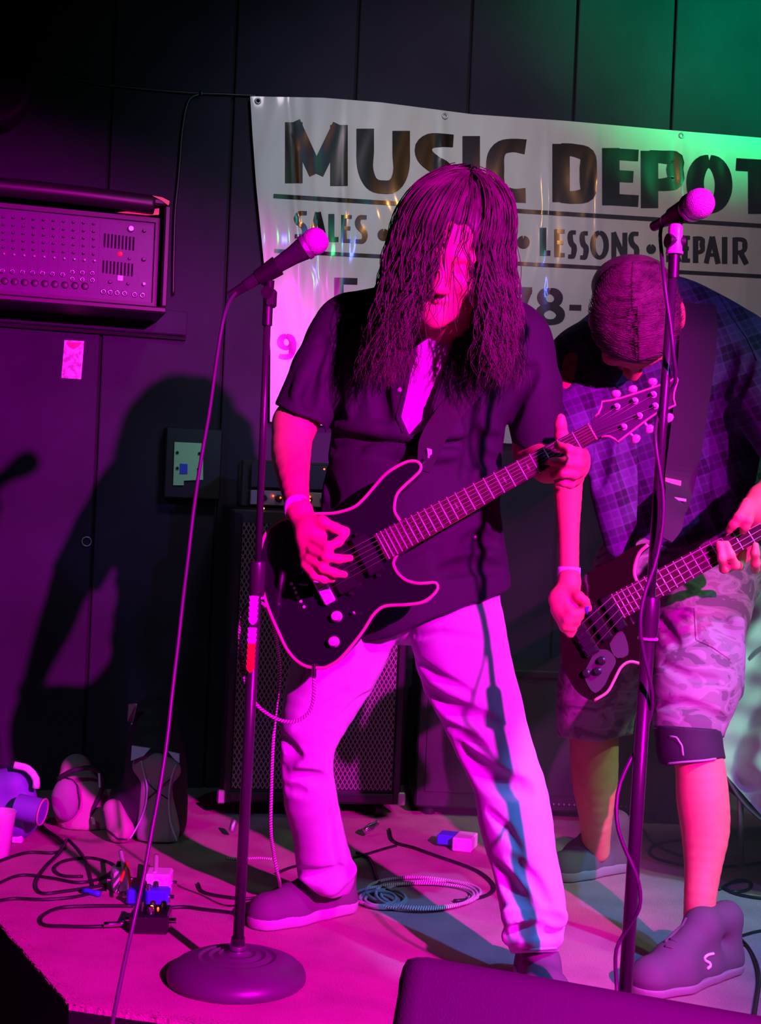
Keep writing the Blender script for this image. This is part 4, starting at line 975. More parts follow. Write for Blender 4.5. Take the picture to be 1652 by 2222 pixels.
# collar flaps
for pts in ([(902, 705, 2.86), (893, 765, 2.835), (868, 800, 2.84), (838, 745, 2.87), (868, 690, 2.93)], [(992, 708, 2.86), (985, 770, 2.84), (1022, 800, 2.85), (1058, 748, 2.88), (1030, 695, 2.93)]):
    q = [P(*p) for p in pts]; c = sum(q) / len(q)
    MB().prism(q, (0, 1, 0.1), 0.006).build('collar', M['shirt'], shirt)

# ---- jeans
J = Field((-0.28, 2.5, 0.02), (0.48, 3.28, 0.98), 0.0045)
J.chain([pr(800, 1310, 3.02, 90), pr(975, 1305, 3.02, 92)], 0.03, 0.95)
J.chain([pr(782, 1315, 2.99, 98), pr(738, 1420, 2.985, 96), pr(698, 1520, 2.98, 83), pr(669, 1612, 2.97, 63), pr(671, 1700, 3.0, 58), pr(690, 1800, 3.06, 57), pr(707, 1885, 3.11, 59), pr(712, 1912, 3.12, 50)], 0.02)
J.chain([pr(985, 1310, 3.0, 100), pr(1003, 1420, 2.94, 103), pr(1048, 1550, 2.89, 91), pr(1104, 1700, 2.81, 78), pr(1124, 1800, 2.77, 77), pr(1145, 1900, 2.73, 71), pr(1158, 1985, 2.70, 69), pr(1157, 2040, 2.69, 57)], 0.02)
# stacked folds over the shoes
J.chain([pr(1112, 1992, 2.655, 26), pr(1165, 2000, 2.64, 27), pr(1205, 1990, 2.655, 26)], 0.012)
J.chain([pr(1110, 2032, 2.66, 24), pr(1160, 2040, 2.64, 26), pr(1198, 2034, 2.66, 24)], 0.012)
J.chain([pr(672, 1902, 3.08, 22), pr(715, 1918, 3.06, 24), pr(752, 1885, 3.09, 20)], 0.012)
J.carve([(1060, 2078), (1110, 2071), (1160, 2067), (1230, 2063), (1260, 2200), (1060, 2200)])
J.carve([(560, 1905), (648, 1904), (690, 1938), (722, 1948), (755, 1938), (775, 1895), (860, 1890), (860, 2000), (560, 2000)])
J.noise(0.0036, 0.9, 2.2); J.noise(0.0018, 2.0, 1.1); J.noise(0.0008, 4.0, 0.5)
for ln, r in (([(868, 1398), (900, 1430), (950, 1470), (1020, 1503)], .007), ([(915, 1490), (960, 1530), (1010, 1552), (1075, 1568)], .011), ([(962, 1572), (1010, 1598), (1050, 1622)], .007), ([(990, 1612), (1020, 1640)], .006),
              ([(1005, 1640), (1050, 1680), (1100, 1705), (1150, 1716)], .013), ([(1060, 1760), (1100, 1800), (1130, 1850)], .006), ([(1110, 1860), (1160, 1915), (1190, 1960)], .008), ([(1075, 1880), (1110, 1930), (1150, 1965)], .010),
              ([(1090, 1997), (1130, 1980), (1180, 1985), (1220, 1998)], .008), ([(1098, 2045), (1120, 2022), (1165, 2018), (1200, 2030)], .008), ([(1115, 2012), (1180, 2006)], .005),
              ([(606, 1685), (650, 1688), (702, 1693)], .010), ([(610, 1712), (655, 1716)], .008), ([(750, 1500), (700, 1540), (640, 1580)], .006), ([(835, 1480), (780, 1520), (740, 1560)], .006), ([(645, 1893), (700, 1900), (760, 1890)], .009), ([(720, 1760), (725, 1830), (735, 1880)], .006), ([(610, 1600), (640, 1640), (615, 1665)], .009),
              ([(862, 1372), (864, 1400)], .006), ([(900, 1380), (960, 1375), (1040, 1385)], .006), ([(1090, 1330), (1100, 1400)], .005)):
    J.groove(ln, r, 0.0, r * 2)
jeans = J.build('jeans', M['jeans'], ga)
seamtube(J, [(858, 1372), (862, 1390), (878, 1425), (905, 1470)], 0.0022, 'seam', M['jeans'], jeans)
seamtube(J, [(1098, 2066), (1160, 2060), (1216, 2056)], 0.003, 'hem', M['jeans'], jeans)

# ---- shoes
def shoe(name, path, widths, hts, m_up, m_so, parent, label=None, zs=0.0, sole_h=0.028, h=0.004, tall=1.0, seed=0):
    """path: floor px points heel->toe; builds upper and sole"""
    C_ = [FL(*p, zs) for p in path]; lo = np.min(C_, 0) - 0.09; hi = np.max(C_, 0) + 0.09
    U = Field((lo[0], lo[1], zs - 0.005), (hi[0], hi[1], zs + 0.17), h)
    for i in range(len(C_) - 1):
        a, b = C_[i].copy(), C_[i + 1].copy(); a[2] = zs + 0.030; b[2] = zs + 0.030
        U.cap(a, b, widths[i], widths[i + 1], 0.015)
        a[2] = zs + hts[i] - widths[i] * 0.8; b[2] = zs + hts[i + 1] - widths[i + 1] * 0.8
        U.cap(a, b, widths[i] * 0.85, widths[i + 1] * 0.85, 0.02)
    for i in range(len(C_)):
        a, b = C_[i].copy(), C_[i].copy(); a[2] = zs + 0.030; b[2] = zs + hts[i] - widths[i] * 0.8; U.cap(a, b, widths[i], widths[i] * 0.85, 0.02)
    U.plane((0, 0, zs + sole_h * 0.8), (0, 0, -1)); 
    up = U.build(name, m_up, parent)
    So = Field((lo[0], lo[1], zs - 0.005), (hi[0], hi[1], zs + 0.06), h)
    for i in range(len(C_) - 1):
        a, b = C_[i].copy(), C_[i + 1].copy(); a[2] = b[2] = zs + 0.02
        So.cap(a, b, widths[i] + 0.006, widths[i + 1] + 0.006, 0.01)
    So.plane((0, 0, zs + sole_h), (0, 0, 1)); So.plane((0, 0, zs + 0.002), (0, 0, -1))
    So.build('sole', m_so, up)
    return up, U
sh1, U1 = shoe('shoe', [(738, 1978), (690, 1987), (628, 2000), (580, 2010)], [0.036, 0.038, 0.046, 0.040], [0.118, 0.112, 0.074, 0.050], M['shoe'], M['sole'], ga)
sh2, U2 = shoe('shoe', [(1160, 2125), (1170, 2165), (1182, 2200), (1192, 2238)], [0.038, 0.038, 0.044, 0.038], [0.11, 0.10, 0.075, 0.05], M['shoe'], M['sole'], ga)
# ---- paper wristband
def cuff(px, py, Y, ax, r, hgt, name, m, par):
    c = P(px, py, Y); ax = np.array(ax, float); ax /= np.linalg.norm(ax)
    mb = MB(); mb.lathe(c - ax * hgt / 2, ax, [(0, r), (hgt, r), (hgt, r - 0.0012), (0, r - 0.0012)], 28); mb.F = mb.F[:-2] 
    return mb.build(name, m, par, smooth=True)
cuff(646, 1104, 2.682, P(652, 1120, 2.66) - P(640, 1075, 2.72), 0.0262, 0.021, 'wristband', M['band'], ga)

# ---- hair
def hair_mass():
    F = Field((-0.06, 2.6, 1.10), (0.38, 3.08, 1.70), 0.005)
    F.ell(H(0, -0.03, 0.045), (0.104, 0.115, 0.112), HR, 0.0)
    F.chain([pr(890, 500, 2.80, 42), pr(872, 600, 2.83, 46), pr(862, 700, 2.87, 42), pr(855, 760, 2.87, 26)], 0.04)
    F.chain([pr(1062, 500, 2.78, 38), pr(1075, 600, 2.81, 36), pr(1068, 690, 2.85, 36), pr(1065, 750, 2.86, 24)], 0.04)
    F.chain([pr(910, 560, 2.92, 60), pr(900, 700, 2.97, 60)], 0.04); F.chain([pr(1030, 560, 2.92, 60), pr(1040, 690, 2.97, 50)], 0.04)
    # opening for the face
    F.cap(H(-0.006, 0.15, 0.035), H(-0.002, 0.14, -0.10), 0.058, 0.052, 0.012, op='sub')
    F.ell(H(0.020, 0.10, 0.055), (0.036, 0.05, 0.030), HR, 0.01, 'sub')
    def fine(X, Y, Z, f, s): return np.sin(150 * X + 12 * np.sin(14 * Z)) * 0.6 + np.sin(260 * X + 90 * Y + 9 * np.sin(22 * Z)) * 0.4
    F.noise(0.0028, 1, 0, fine)
    return F
HF = hair_mass(); hair = HF.build('hair', M['hair'], ga)
ST = []
for i in range(3600):
    phi = nrg.uniform(-math.pi, math.pi)          # 0 = face side, + picture right
    if abs(phi) < 0.38 and nrg.rand() < 0.55: continue
    if -0.05 < phi < 0.75 and nrg.rand() < 0.25: continue
    th0 = nrg.uniform(0.03, 0.9); lift = nrg.uniform(0.001, 0.016) + (nrg.uniform(0, 0.014) if nrg.rand() < 0.12 else 0)
    A_ = 0.101 + lift; Bd = 0.112 + lift; Cz = 0.108 + lift; pts = []
    th1 = nrg.uniform(1.25, 1.75)
    for t in np.linspace(0, 1, 8):
        th = th0 + (th1 - th0) * t; ph = phi * (1 + 0.12 * (1 - t))
        # the front locks are drawn across the forehead from a side parting
        x = A_ * math.sin(th) * math.sin(ph) + 0.012 * (1 - t); y = Bd * math.sin(th) * math.cos(ph) - 0.03; z = Cz * math.cos(th) + 0.045
        pts.append(H(x, y, z))
    p = pts[-1].copy(); d = (pts[-1] - pts[-2]); d /= np.linalg.norm(d)
    endz = (1111 - (650 + 195 * nrg.rand() ** 0.8)) / FPX * 2.85 + 0.93
    if abs(phi) < 0.6: endz += nrg.uniform(0.02, 0.16)
    n = 20; step = max(0.004, (p[2] - endz) / n); lock = int((phi + 3.2) * 7); wv = nrg.uniform(0.004, 0.009) + 0.005 * (lock % 3 == 0); f0 = lock * 1.7 + nrg.uniform(0, 0.9); fq = 34 + (lock * 37 % 23) + nrg.uniform(0, 5)
    outx = np.sign(p[0] - HC[0]) * nrg.uniform(-0.05, 0.65)
    for k in range(n):
        d = d * 0.62 + np.array([outx * 0.30, 0.03, -1.0]) * 0.38; d /= np.linalg.norm(d)
        p = p + d * step / max(0.3, abs(d[2]))
        q = p + np.array([math.sin(fq * p[2] + f0), math.cos(fq * 0.8 * p[2] + f0), 0]) * wv * (0.4 + k / n)
        # lie on the chest instead of passing through it
        if S.val(q) < 0.004: q = q + np.array([0, -1, 0]) * (0.006 - S.val(q)); p = p + np.array([0, -1, 0]) * 0.003
        pts.append(q)
    mid = np.array(pts[2:20]); mx_2, my_2 = proj(mid[:, 0], mid[:, 1], mid[:, 2]); fr_ = mid[:, 1] < 2.80
    if (fr_ & (polysd(mx_2, my_2, [(982, 450), (1064, 456), (1018, 512)]) < 0)).any() and nrg.rand() < 0.90: continue
    if (fr_ & (polysd(mx_2, my_2, [(958, 565), (1008, 555), (1022, 640), (1006, 695), (962, 695), (944, 640)]) < 0)).any() and nrg.rand() < 0.50: continue
    ST.append(pts)
ss = strands('hair_strands', ST, 0.0011, M['hair'], hair); ss['kind'] = 'stuff'

# ================================================================== SIX-STRING GUITAR
class Plane:
    def __init__(s, origin, u, n):
        s.o = np.array(origin, float); s.n = np.array(n, float); s.n /= np.linalg.norm(s.n)
        s.u = np.array(u, float); s.u -= s.n * (s.u @ s.n); s.u /= np.linalg.norm(s.u); s.v = np.cross(s.n, s.u)
        if s.v[2] < 0: s.v = -s.v
    def px(s, x, y, off=0.0):
        d = ray(x, y); return CAM + d * (((s.o + s.n * off - CAM) @ s.n) / (d @ s.n))
    def at(s, a, b, off=0.0): return s.o + s.u * a + s.v * b + s.n * off
def plate(G, pts, off, th, name, m, par, sm=False, step=0.006, auto=None, smooth=True):
    q = [G.px(x, y, off) for x, y in pts]
    if smooth: q = smoothpath(q + [q[0]], step)[:-1]
    mb = MB().prism(list(q), -G.n, th); return mb.build(name, m, par, auto=auto), q
gt = thing('electric_guitar', 'black six-string electric guitar with pale bound edge, worn by the long-haired guitarist', 'guitar', P(760, 1440, 2.72))
gh, gn_ = P(831, 1185, 2.705), P(1286, 937, 2.685)
_e = (gn_ - gh); _nx = (0.97 * _e[1] - 0.15 * _e[2]) / _e[0]
G = Plane(gh, _e, (_nx, -0.97, 0.15))
OUT = [(868, 1130), (857, 1112), (856, 1096), (862, 1072), (879, 1053), (900, 1034), (912, 1021), (913, 1009), (903, 1001), (884, 1002), (857, 1015), (835, 1031), (811, 1058), (790, 1082), (771, 1099), (749, 1108), (722, 1114), (690, 1115), (650, 1117), (612, 1128), (582, 1150), (566, 1190), (562, 1240), (575, 1298), (589, 1337), (606, 1375), (622, 1408), (643, 1433), (668, 1447), (700, 1449), (712, 1446), (736, 1431), (765, 1399), (790, 1366), (808, 1337), (825, 1320), (844, 1314), (884, 1312), (916, 1307), (938, 1293), (950, 1277), (946, 1265), (930, 1265), (906, 1266), (879, 1258), (860, 1239), (854, 1220), (862, 1204), (884, 1180)]
gb, gq = plate(G, OUT, -0.014, 0.040, 'guitar_body', M['gloss'], gt, auto=40)
edge_q = smoothpath([G.px(x, y, -0.0135) for x, y in OUT[:-1]], 0.006)
ob('binding', tube_mesh('binding', edge_q, 0.0034, 8), M['cream'], gb)
nk_dir = G.u
def quadplate(a0, a1, wa0, wa1, off, th, name, m, par, center0=0.0):
    mb = MB(); mb.prism([G.at(a0, -wa0, off), G.at(a0, wa0, off), G.at(a1, wa1, off), G.at(a1, -wa1, off)], -G.n, th); return mb.build(name, m, par)
LN = float((gn_ - gh) @ G.u)
w0 = np.linalg.norm(G.px(819.5, 1155.6) - G.px(843, 1213.7)) / 2; w1 = np.linalg.norm(G.px(1278, 919) - G.px(1294, 955)) / 2
nb = float((gn_ - gh) @ G.v)
def nkv(a): return nb * a / LN
mb = MB(); mb.prism([G.at(-0.006, -w0, 0.0), G.at(-0.006, w0, 0.0), G.at(LN, w1 + nb, 0.0), G.at(LN, -w1 + nb, 0.0)], -G.n, 0.006); fb = mb.build('fretboard', M['rosewood'], gt)
# rounded neck behind the board
nm = []
for a, wv in ((0.02, w0), (LN * 0.35, w0 * 0.9), (LN * 0.7, w1 * 1.12), (LN, w1)):
    nm.append([G.at(a, nkv(a) + wv * math.cos(t), -0.006 - 0.016 * math.sin(t)) for t in np.linspace(0, math.pi, 9)])
V = [p for r_ in nm for p in r_]; Fq = [(i * 9 + j, i * 9 + j + 1, (i + 1) * 9 + j + 1, (i + 1) * 9 + j) for i in range(3) for j in range(8)] + [(i * 9, (i + 1) * 9, (i + 1) * 9 + 8, i * 9 + 8) for i in range(3)] + [tuple(range(9)), tuple(range(35, 26, -1))]
MB().add(V, Fq).build('neck', M['neckwood'], gt, smooth=True)
scale_ = LN / (1 - 2 ** (-24 / 12.0))
def skew(a, wv, off, t=0.0): return G.at(a + t, nkv(a) + wv, off)
for k in range(1, 25):
    a = LN - scale_ * (1 - 2 ** (-k / 12.0)); ww = w1 + (w0 - w1) * (LN - a) / LN
    tube('fret', [skew(a, -ww, 0.0005), skew(a, ww, 0.0005)], 0.0015, M['fret'], gt, n=6, smooth=False)
tube('nut', [skew(LN, -w1, 0.001), skew(LN, w1, 0.001)], 0.0024, M['cream'], gt, n=6, smooth=False)
for k, c0 in ((12, 0), (5, 0), (7, 0)):
    a = LN - scale_ * (1 - (2 ** (-k / 12.0) + 2 ** (-(k - 1) / 12.0)) / 2)
    MB().prism([skew(a, s1 * 0.010, 0.0003, s2 * 0.0018) for s1, s2 in ((-1, 0), (0, 1), (1, 0), (0, -1))], -G.n, 0.0005).build('inlay', M['string'], gt)
for i in range(6):
    s = (i - 2.5) / 2.5
    br = G.px(700 + 0 * i, 1287, 0.006); brc = (br - G.o) @ G.u
    tube('string', [skew(LN, s * w1 * 0.8, 0.0035), skew(0.0, s * w0 * 0.82, 0.006), G.at(brc, nkv(brc) + s * 0.026, 0.010)], 0.0004 + 0.00007 * i, M['string'], gt, n=5, smooth=False)
# pickups, bridge, knobs
for nm_, cx, cy, l, hh in (('neck_pickup', 797, 1204, 0.016, 0.042), ('bridge_pickup', 738, 1243, 0.018, 0.042)):
    c = G.px(cx, cy, -0.006); MB().box(c, G.u * l, G.v * hh, G.n * 0.009, 0.003).build(nm_, M['pick'], gt)
    for sg in (-1, 1): MB().cyl(c + G.v * sg * (hh + 0.004) - G.n * 0.008, c + G.v * sg * (hh + 0.004) + G.n * 0.004, 0.0035, n=10).build('screw', M['chrome'], gt)
c = G.px(697, 1268, -0.004); brg = MB().box(c, G.u * 0.012, G.v * 0.042, G.n * 0.007, 0.003).build('bridge', M['fret'], gt)
for i in range(6): MB().box(c + G.v * (i - 2.5) * 0.0125 + G.n * 0.009, G.u * 0.010, G.v * 0.0048, G.n * 0.003, 0.001).build('saddle', M['fret'], brg)
for x, y in ((633, 1267), (639, 1276), (642.5, 1286), (647, 1297), (653, 1305), (660, 1317)):
    c = G.px(x, y, -0.014); MB().lathe(c, G.n, [(0, 0.0035), (0.002, 0.003), (0.0025, 0.001)], 10).build('string_ferrule', M['fret'], gt)
for x, y in ((731, 1338), (725, 1393)):
    c = G.px(x, y, -0.014); MB().lathe(c, G.n, [(0, 0.0115), (0.004, 0.0115), (0.012, 0.0095), (0.016, 0.0085), (0.018, 0.004)], 22).build('control_knob', M['fret'], gt, auto=30)
c = G.px(766, 1333, -0.014); MB().cyl(c, c + G.n * 0.004, 0.006, n=14).cyl(c, c + G.n * 0.016 + G.u * 0.005, 0.0022, n=8).build('toggle_switch', M['chrome'], gt)
c = G.px(781, 1331, -0.014); MB().cyl(c, c + G.n * 0.003, 0.004, n=12).build('screw', M['chrome'], gt)
# headstock
HS = [(1284, 912), (1291, 904), (1299, 897), (1305, 883), (1307, 871), (1326, 869), (1347, 864), (1388, 851), (1432, 836), (1456, 826), (1469, 817), (1471, 824), (1467, 838), (1463, 852), (1462, 866), (1466, 879), (1451, 886), (1423, 898), (1404, 911), (1367, 939), (1342, 959), (1335, 953), (1324, 947), (1314, 946), (1305, 948), (1292, 955)]
hsb, hq = plate(G, HS, -0.006, 0.015, 'headstock', M['headface'], gt, smooth=False)
ob('headstock_binding', tube_mesh('hb', np.array([G.px(x, y, -0.005) for x, y in HS[1:-1]]), 0.0024, 6), M['cream'], hsb)
posts = [(1339, 883), (1378, 870.5), (1418, 857), (1422, 881.6), (1387.6, 903), (1354, 927)]
btns = [(1337, 855, 4.5, 9), (1373, 845, 9, 12), (1416, 829, 12.5, 10), (1452, 907, 8, 12), (1410, 931, 7, 9), (1380, 952.5, 12, 10)]
for (x, y), (bx, by, rw, rh) in zip(posts, btns):
    c = G.px(x, y, -0.006); MB().lathe(c, G.n, [(0, 0.0068), (0.003, 0.0068), (0.004, 0.0045), (0.014, 0.0045), (0.015, 0.003)], 16).build('tuning_post', M['fret'], hsb, auto=40)
    b_ = G.px(bx, by, -0.016); e = b_ - G.px(x, y, -0.016); e /= np.linalg.norm(e)
    q = MB().cyl(b_ - e * 0.018, b_ - e * 0.004, 0.003, n=10); F_ = MB().lathe(b_ - e * 0.008, e, [(0, 0.004), (0.003, 0.0085), (0.009, 0.0105), (0.014, 0.008), (0.016, 0.002)], 14)
    MB().add(q.V, q.F).add(F_.V, F_.F).build('tuner_button', M['whitep'] if bx > 1440 else M['fret'], hsb, auto=60)
    s = posts.index((x, y)); ord_ = [2.5, 1.5, 0.5, -0.5, -1.5, -2.5] if False else [2.5, 1.5, .5, -.5, -1.5, -2.5]
    tube('string', [skew(LN, ord_[s] / 2.5 * w1 * 0.8, 0.003), G.px(x, y, 0.003)], 0.0005, M['string'], gt, n=5, smooth=False)
# strap from the horn up over the shoulder
def draped(F, line, hw, offs, name, m, par, y_extra=-0.006, wdir=None, th=0.0012):
    pts = []; 
    for a, b in zip(line[:-1], line[1:]):
        n = max(1, int(math.hypot(b[0] - a[0], b[1] - a[1]) / 14))
        for i in range(n):
            x, y = a[0] + (b[0] - a[0]) * i / n, a[1] + (b[1] - a[1]) * i / n; hh = F.hit(x, y)
            if hh is not None: pts.append(hh + np.array([0, y_extra, 0]))
    return pts
sp = draped(S, [(965, 905), (1000, 868), (1050, 815), (1100, 760), (1120, 715)], 0.026, 0, '', None, None, -0.010)
path = [G.px(918, 1022, -0.045), P(928, 990, 2.785), P(938, 952, 2.81)] + sp[1:]
path = smoothpath(path, 0.012)
for _ in range(6): path[1:-1] = (path[:-2] + path[2:] + path[1:-1] * 2) / 4
Tn = np.gradient(path, axis=0); wv = []
for i, t in enumerate(Tn):
    t = t / np.linalg.norm(t); q = np.cross(t, [0, -1, 0.1]); q /= np.linalg.norm(q); wv.append(q * np.interp(i, [0, 5], [0.013, 0.025]))
strap = ribbon('strap', path, wv, 0.0014, M['strapm'], gt)
yg_ = path[np.argmin([abs(proj(*p)[1] - 985) for p in path])][1] - 0.004
q = [P(x, y, yg_) for x, y in ((927, 972), (937, 975), (938, 985), (933, 989), (931, 1000), (928, 1000), (929, 987))]
MB().prism(q, (0, 1, 0), 0.001).build('strap_mark', M['white'], strap)
MB().cyl(G.px(912, 1006, -0.02), G.px(921, 998, -0.02), 0.005, n=12).build('strap_button', M['chrome'], gt)
# ================================================================== BASS PLAYER
ba = thing('person', 'bass player in plaid shirt and camouflage shorts, bent forward with head down', 'person', FL(1450, 2010))
HB = P(1376, 700, 3.04)
bf = np.array([0.10, 0.10, -0.98]); bf /= np.linalg.norm(bf)
bu = np.array([-0.02, -0.99, -0.05]); bu -= bf * (bu @ bf); bu /= np.linalg.norm(bu)
br_ = np.cross(bf, bu); br_ = br_ if br_[0] > 0 else -br_
BR = [br_, -bf, bu]
def Hb(x, y, z): return HB + br_ * x + bf * y + bu * z
K = Field((0.30, 2.72, 0.0), (1.20, 3.78, 1.60), 0.0048)
head(K, Hb, BR, 1.10)
K.ell(Hb(0.099, -0.010, 0.02), (0.010, 0.032, 0.020), BR, 0.006)
K.chain([(Hb(0, -0.03, -0.06), 0.062), pr(1415, 715, 3.22, 52)], 0.03)
K.chain([pr(1330, 800, 3.32, 75), pr(1560, 800, 3.32, 78)], 0.05, 0.8); K.chain([pr(1450, 760, 3.32, 100), pr(1490, 1000, 3.34, 110), pr(1500, 1230, 3.34, 105)], 0.05, 0.7)
# legs
K.chain([pr(1535, 1260, 3.28, 60), pr(1500, 1490, 3.06, 42), pr(1508, 1600, 2.96, 52), pr(1520, 1665, 2.945, 53), pr(1525, 1730, 2.94, 56), pr(1531, 1800, 2.93, 52), pr(1526, 1880, 2.91, 40), pr(1519, 1960, 2.89, 34), pr(1518, 2030, 2.89, 35)], 0.02)
pass
K.chain([pr(1390, 1300, 3.34, 60), pr(1300, 1560, 3.50, 42), pr(1290, 1600, 3.52, 52), pr(1291, 1690, 3.54, 50), pr(1293, 1760, 3.56, 38), pr(1294, 1815, 3.60, 31), pr(1298, 1845, 3.62, 26)], 0.02)
pass
# picking arm
K.chain([pr(1250, 810, 3.24, 50), pr(1232, 1020, 3.06, 36)], 0.03)
K.chain([pr(1232, 1015, 3.06, 34), pr(1233, 1080, 3.02, 30), pr(1234, 1150, 2.97, 24), pr(1235, 1220, 2.92, 22), pr(1236, 1262, 2.90, 21)], 0.02)
K.chain([pr(1236, 1265, 2.90, 21), pr(1232, 1300, 2.885, 27)], 0.02, 0.75); K.cap(P(1215, 1300, 2.885), P(1240, 1312, 2.88), 0.024, 0.022, 0.02, 0.8)
finger(K, [(1240, 1283, 2.875), (1256, 1294, 2.858), (1269, 1304, 2.855), (1277, 1320, 2.862)], 0.0115, 0.0085)
finger(K, [(1226, 1312, 2.870), (1240, 1332, 2.850), (1254, 1332, 2.855), (1264, 1326, 2.862)], 0.0105, 0.0080)
finger(K, [(1212, 1318, 2.872), (1232, 1345, 2.852), (1250, 1346, 2.858), (1261, 1338, 2.868)], 0.0105, 0.0078)
finger(K, [(1206, 1322, 2.878), (1228, 1358, 2.860), (1243, 1362, 2.866), (1254, 1352, 2.874)], 0.0100, 0.0076)
finger(K, [(1204, 1326, 2.885), (1224, 1362, 2.872), (1238, 1375, 2.876), (1246, 1368, 2.884)], 0.0092, 0.0072)
# fretting arm comes back in from the right edge
K.chain([pr(1640, 830, 3.22, 48), pr(1735, 1010, 3.06, 40)], 0.03)
K.chain([pr(1735, 1010, 3.06, 38), pr(1695, 1040, 2.98, 34), pr(1652, 1078, 2.90, 25)], 0.02)
K.chain([pr(1650, 1082, 2.90, 24), pr(1628, 1108, 2.875, 27)], 0.02, 0.8)
finger(K, [(1622, 1090, 2.865), (1604, 1122, 2.845), (1592, 1138, 2.850), (1583, 1150, 2.862)], 0.0110, 0.0085)
finger(K, [(1632, 1105, 2.862), (1624, 1128, 2.845), (1618, 1142, 2.850), (1613, 1152, 2.862)], 0.0110, 0.0085)
K.chain([pr(1640, 1110, 2.89, 22), pr(1610, 1200, 2.94, 24)], 0.02)
finger(K, [(1583, 1232, 2.93), (1572, 1234, 2.885), (1567, 1212, 2.862), (1561, 1180, 2.862)], 0.0105, 0.0080)
finger(K, [(1606, 1228, 2.93), (1596, 1226, 2.882), (1586, 1204, 2.860), (1577, 1180, 2.862)], 0.0105, 0.0080)
finger(K, [(1640, 1235, 2.93), (1640, 1222, 2.885), (1639, 1200, 2.868), (1640, 1184, 2.866)], 0.0105, 0.0080)
K.build('body', M['skinb'], ba)

# ---- plaid shirt
Q = Field((0.28, 2.80, 0.72), (1.22, 3.68, 1.60), 0.0055)
Q.chain([pr(1290, 790, 3.32, 95), pr(1440, 740, 3.34, 130), pr(1590, 780, 3.32, 105)], 0.08, 0.85)
Q.chain([pr(1440, 820, 3.34, 190), pr(1480, 980, 3.36, 180), pr(1510, 1130, 3.36, 165), pr(1520, 1180, 3.36, 160)], 0.08, 0.74)
Q.chain([pr(1268, 800, 3.28, 78), pr(1245, 900, 3.18, 68), pr(1238, 985, 3.11, 56)], 0.04)
Q.chain([pr(1610, 800, 3.28, 88), pr(1680, 900, 3.16, 76), pr(1725, 980, 3.08, 66)], 0.04)
# open front panels hanging
Q.chain([pr(1330, 900, 3.16, 60), pr(1330, 1060, 3.14, 48), pr(1345, 1180, 3.16, 36)], 0.04, 0.7)
Q.carve([(1150, 1012), (1205, 1018), (1262, 1012), (1262, 1120), (1150, 1120)])
Q.carve([(1380, 1215), (1470, 1205), (1560, 1188), (1650, 1170), (1800, 1150), (1800, 1400), (1200, 1400), (1200, 1180), (1310, 1215)])
Q.ell(Hb(0, 0.0, 0.02), (0.095, 0.13, 0.12), BR, 0.01, 'sub')
Q.noise(0.0055, 0.75, 3.3); Q.noise(0.0022, 1.7, 2.0)
for ln, r in (([(1590, 760), (1572, 830), (1560, 900)], .013), ([(1572, 840), (1545, 900), (1535, 990)], .015), ([(1625, 780), (1590, 870), (1560, 940)], .010), ([(1560, 960), (1570, 1040), (1560, 1130)], .016), ([(1300, 850), (1310, 950), (1300, 1050)], .013), ([(1370, 900), (1360, 1000), (1375, 1100)], .013), ([(1240, 760), (1225, 840)], .010),
              ([(1520, 1080), (1530, 1140), (1545, 1180)], .009), ([(1600, 900), (1640, 960)], .010)):
    Q.groove(ln, r, 0.0, 0.022)
shb = Q.build('shirt', M['plaid'], ba)
seamtube(Q, [(1560, 640), (1590, 690), (1622, 735), (1648, 790)], 0.0022, 'shoulder_seam', M['plaid'], shb)
# dark tee under it
# ---- shorts
D = Field((0.30, 2.80, 0.28), (1.05, 3.78, 0.98), 0.0052)
D.chain([pr(1400, 1240, 3.36, 110), pr(1545, 1225, 3.34, 112)], 0.04, 0.95)
D.chain([pr(1545, 1250, 3.30, 105), pr(1522, 1340, 3.20, 100), pr(1506, 1420, 3.10, 94), pr(1508, 1490, 3.04, 97), pr(1497, 1560, 2.99, 82), pr(1488, 1620, 2.97, 76)], 0.03)
D.chain([pr(1400, 1280, 3.36, 108), pr(1330, 1410, 3.42, 98), pr(1298, 1500, 3.47, 90), pr(1290, 1610, 3.52, 78)], 0.03)
D.box(P(1585, 1420, 3.10), (0.018, 0.06, 0.09), None, 0.015, 0.03)        # cargo pocket
D.carve([(1380, 1580), (1415, 1583), (1490, 1588), (1566, 1603), (1700, 1610), (1700, 1760), (1380, 1760)], y1=3.3)
D.carve([(1180, 1596), (1240, 1604), (1300, 1612), (1345, 1598), (1400, 1590), (1400, 1760), (1180, 1760)])
D.noise(0.0045, 0.9, 5.1); D.noise(0.0018, 2.0, 0.9)
for ln, r in (([(1508, 1330), (1512, 1385), (1540, 1400), (1580, 1425), (1597, 1440)], .005), ([(1418, 1528), (1480, 1526), (1540, 1545), (1572, 1565)], .008), ([(1440, 1440), (1500, 1470), (1560, 1475)], .007), ([(1430, 1340), (1470, 1400)], .008), ([(1510, 1330), (1575, 1345)], .004)):
    D.groove(ln, r, 0.0, r * 2)
sho = D.build('shorts', M['camo'], ba)
seamtube(D, [(1418, 1579), (1490, 1584), (1560, 1599)], 0.003, 'hem', M['camo'], sho)
seamtube(D, [(1508, 1320), (1512, 1388), (1548, 1404), (1592, 1436)], 0.003, 'pocket_flap_edge', M['camo'], sho)
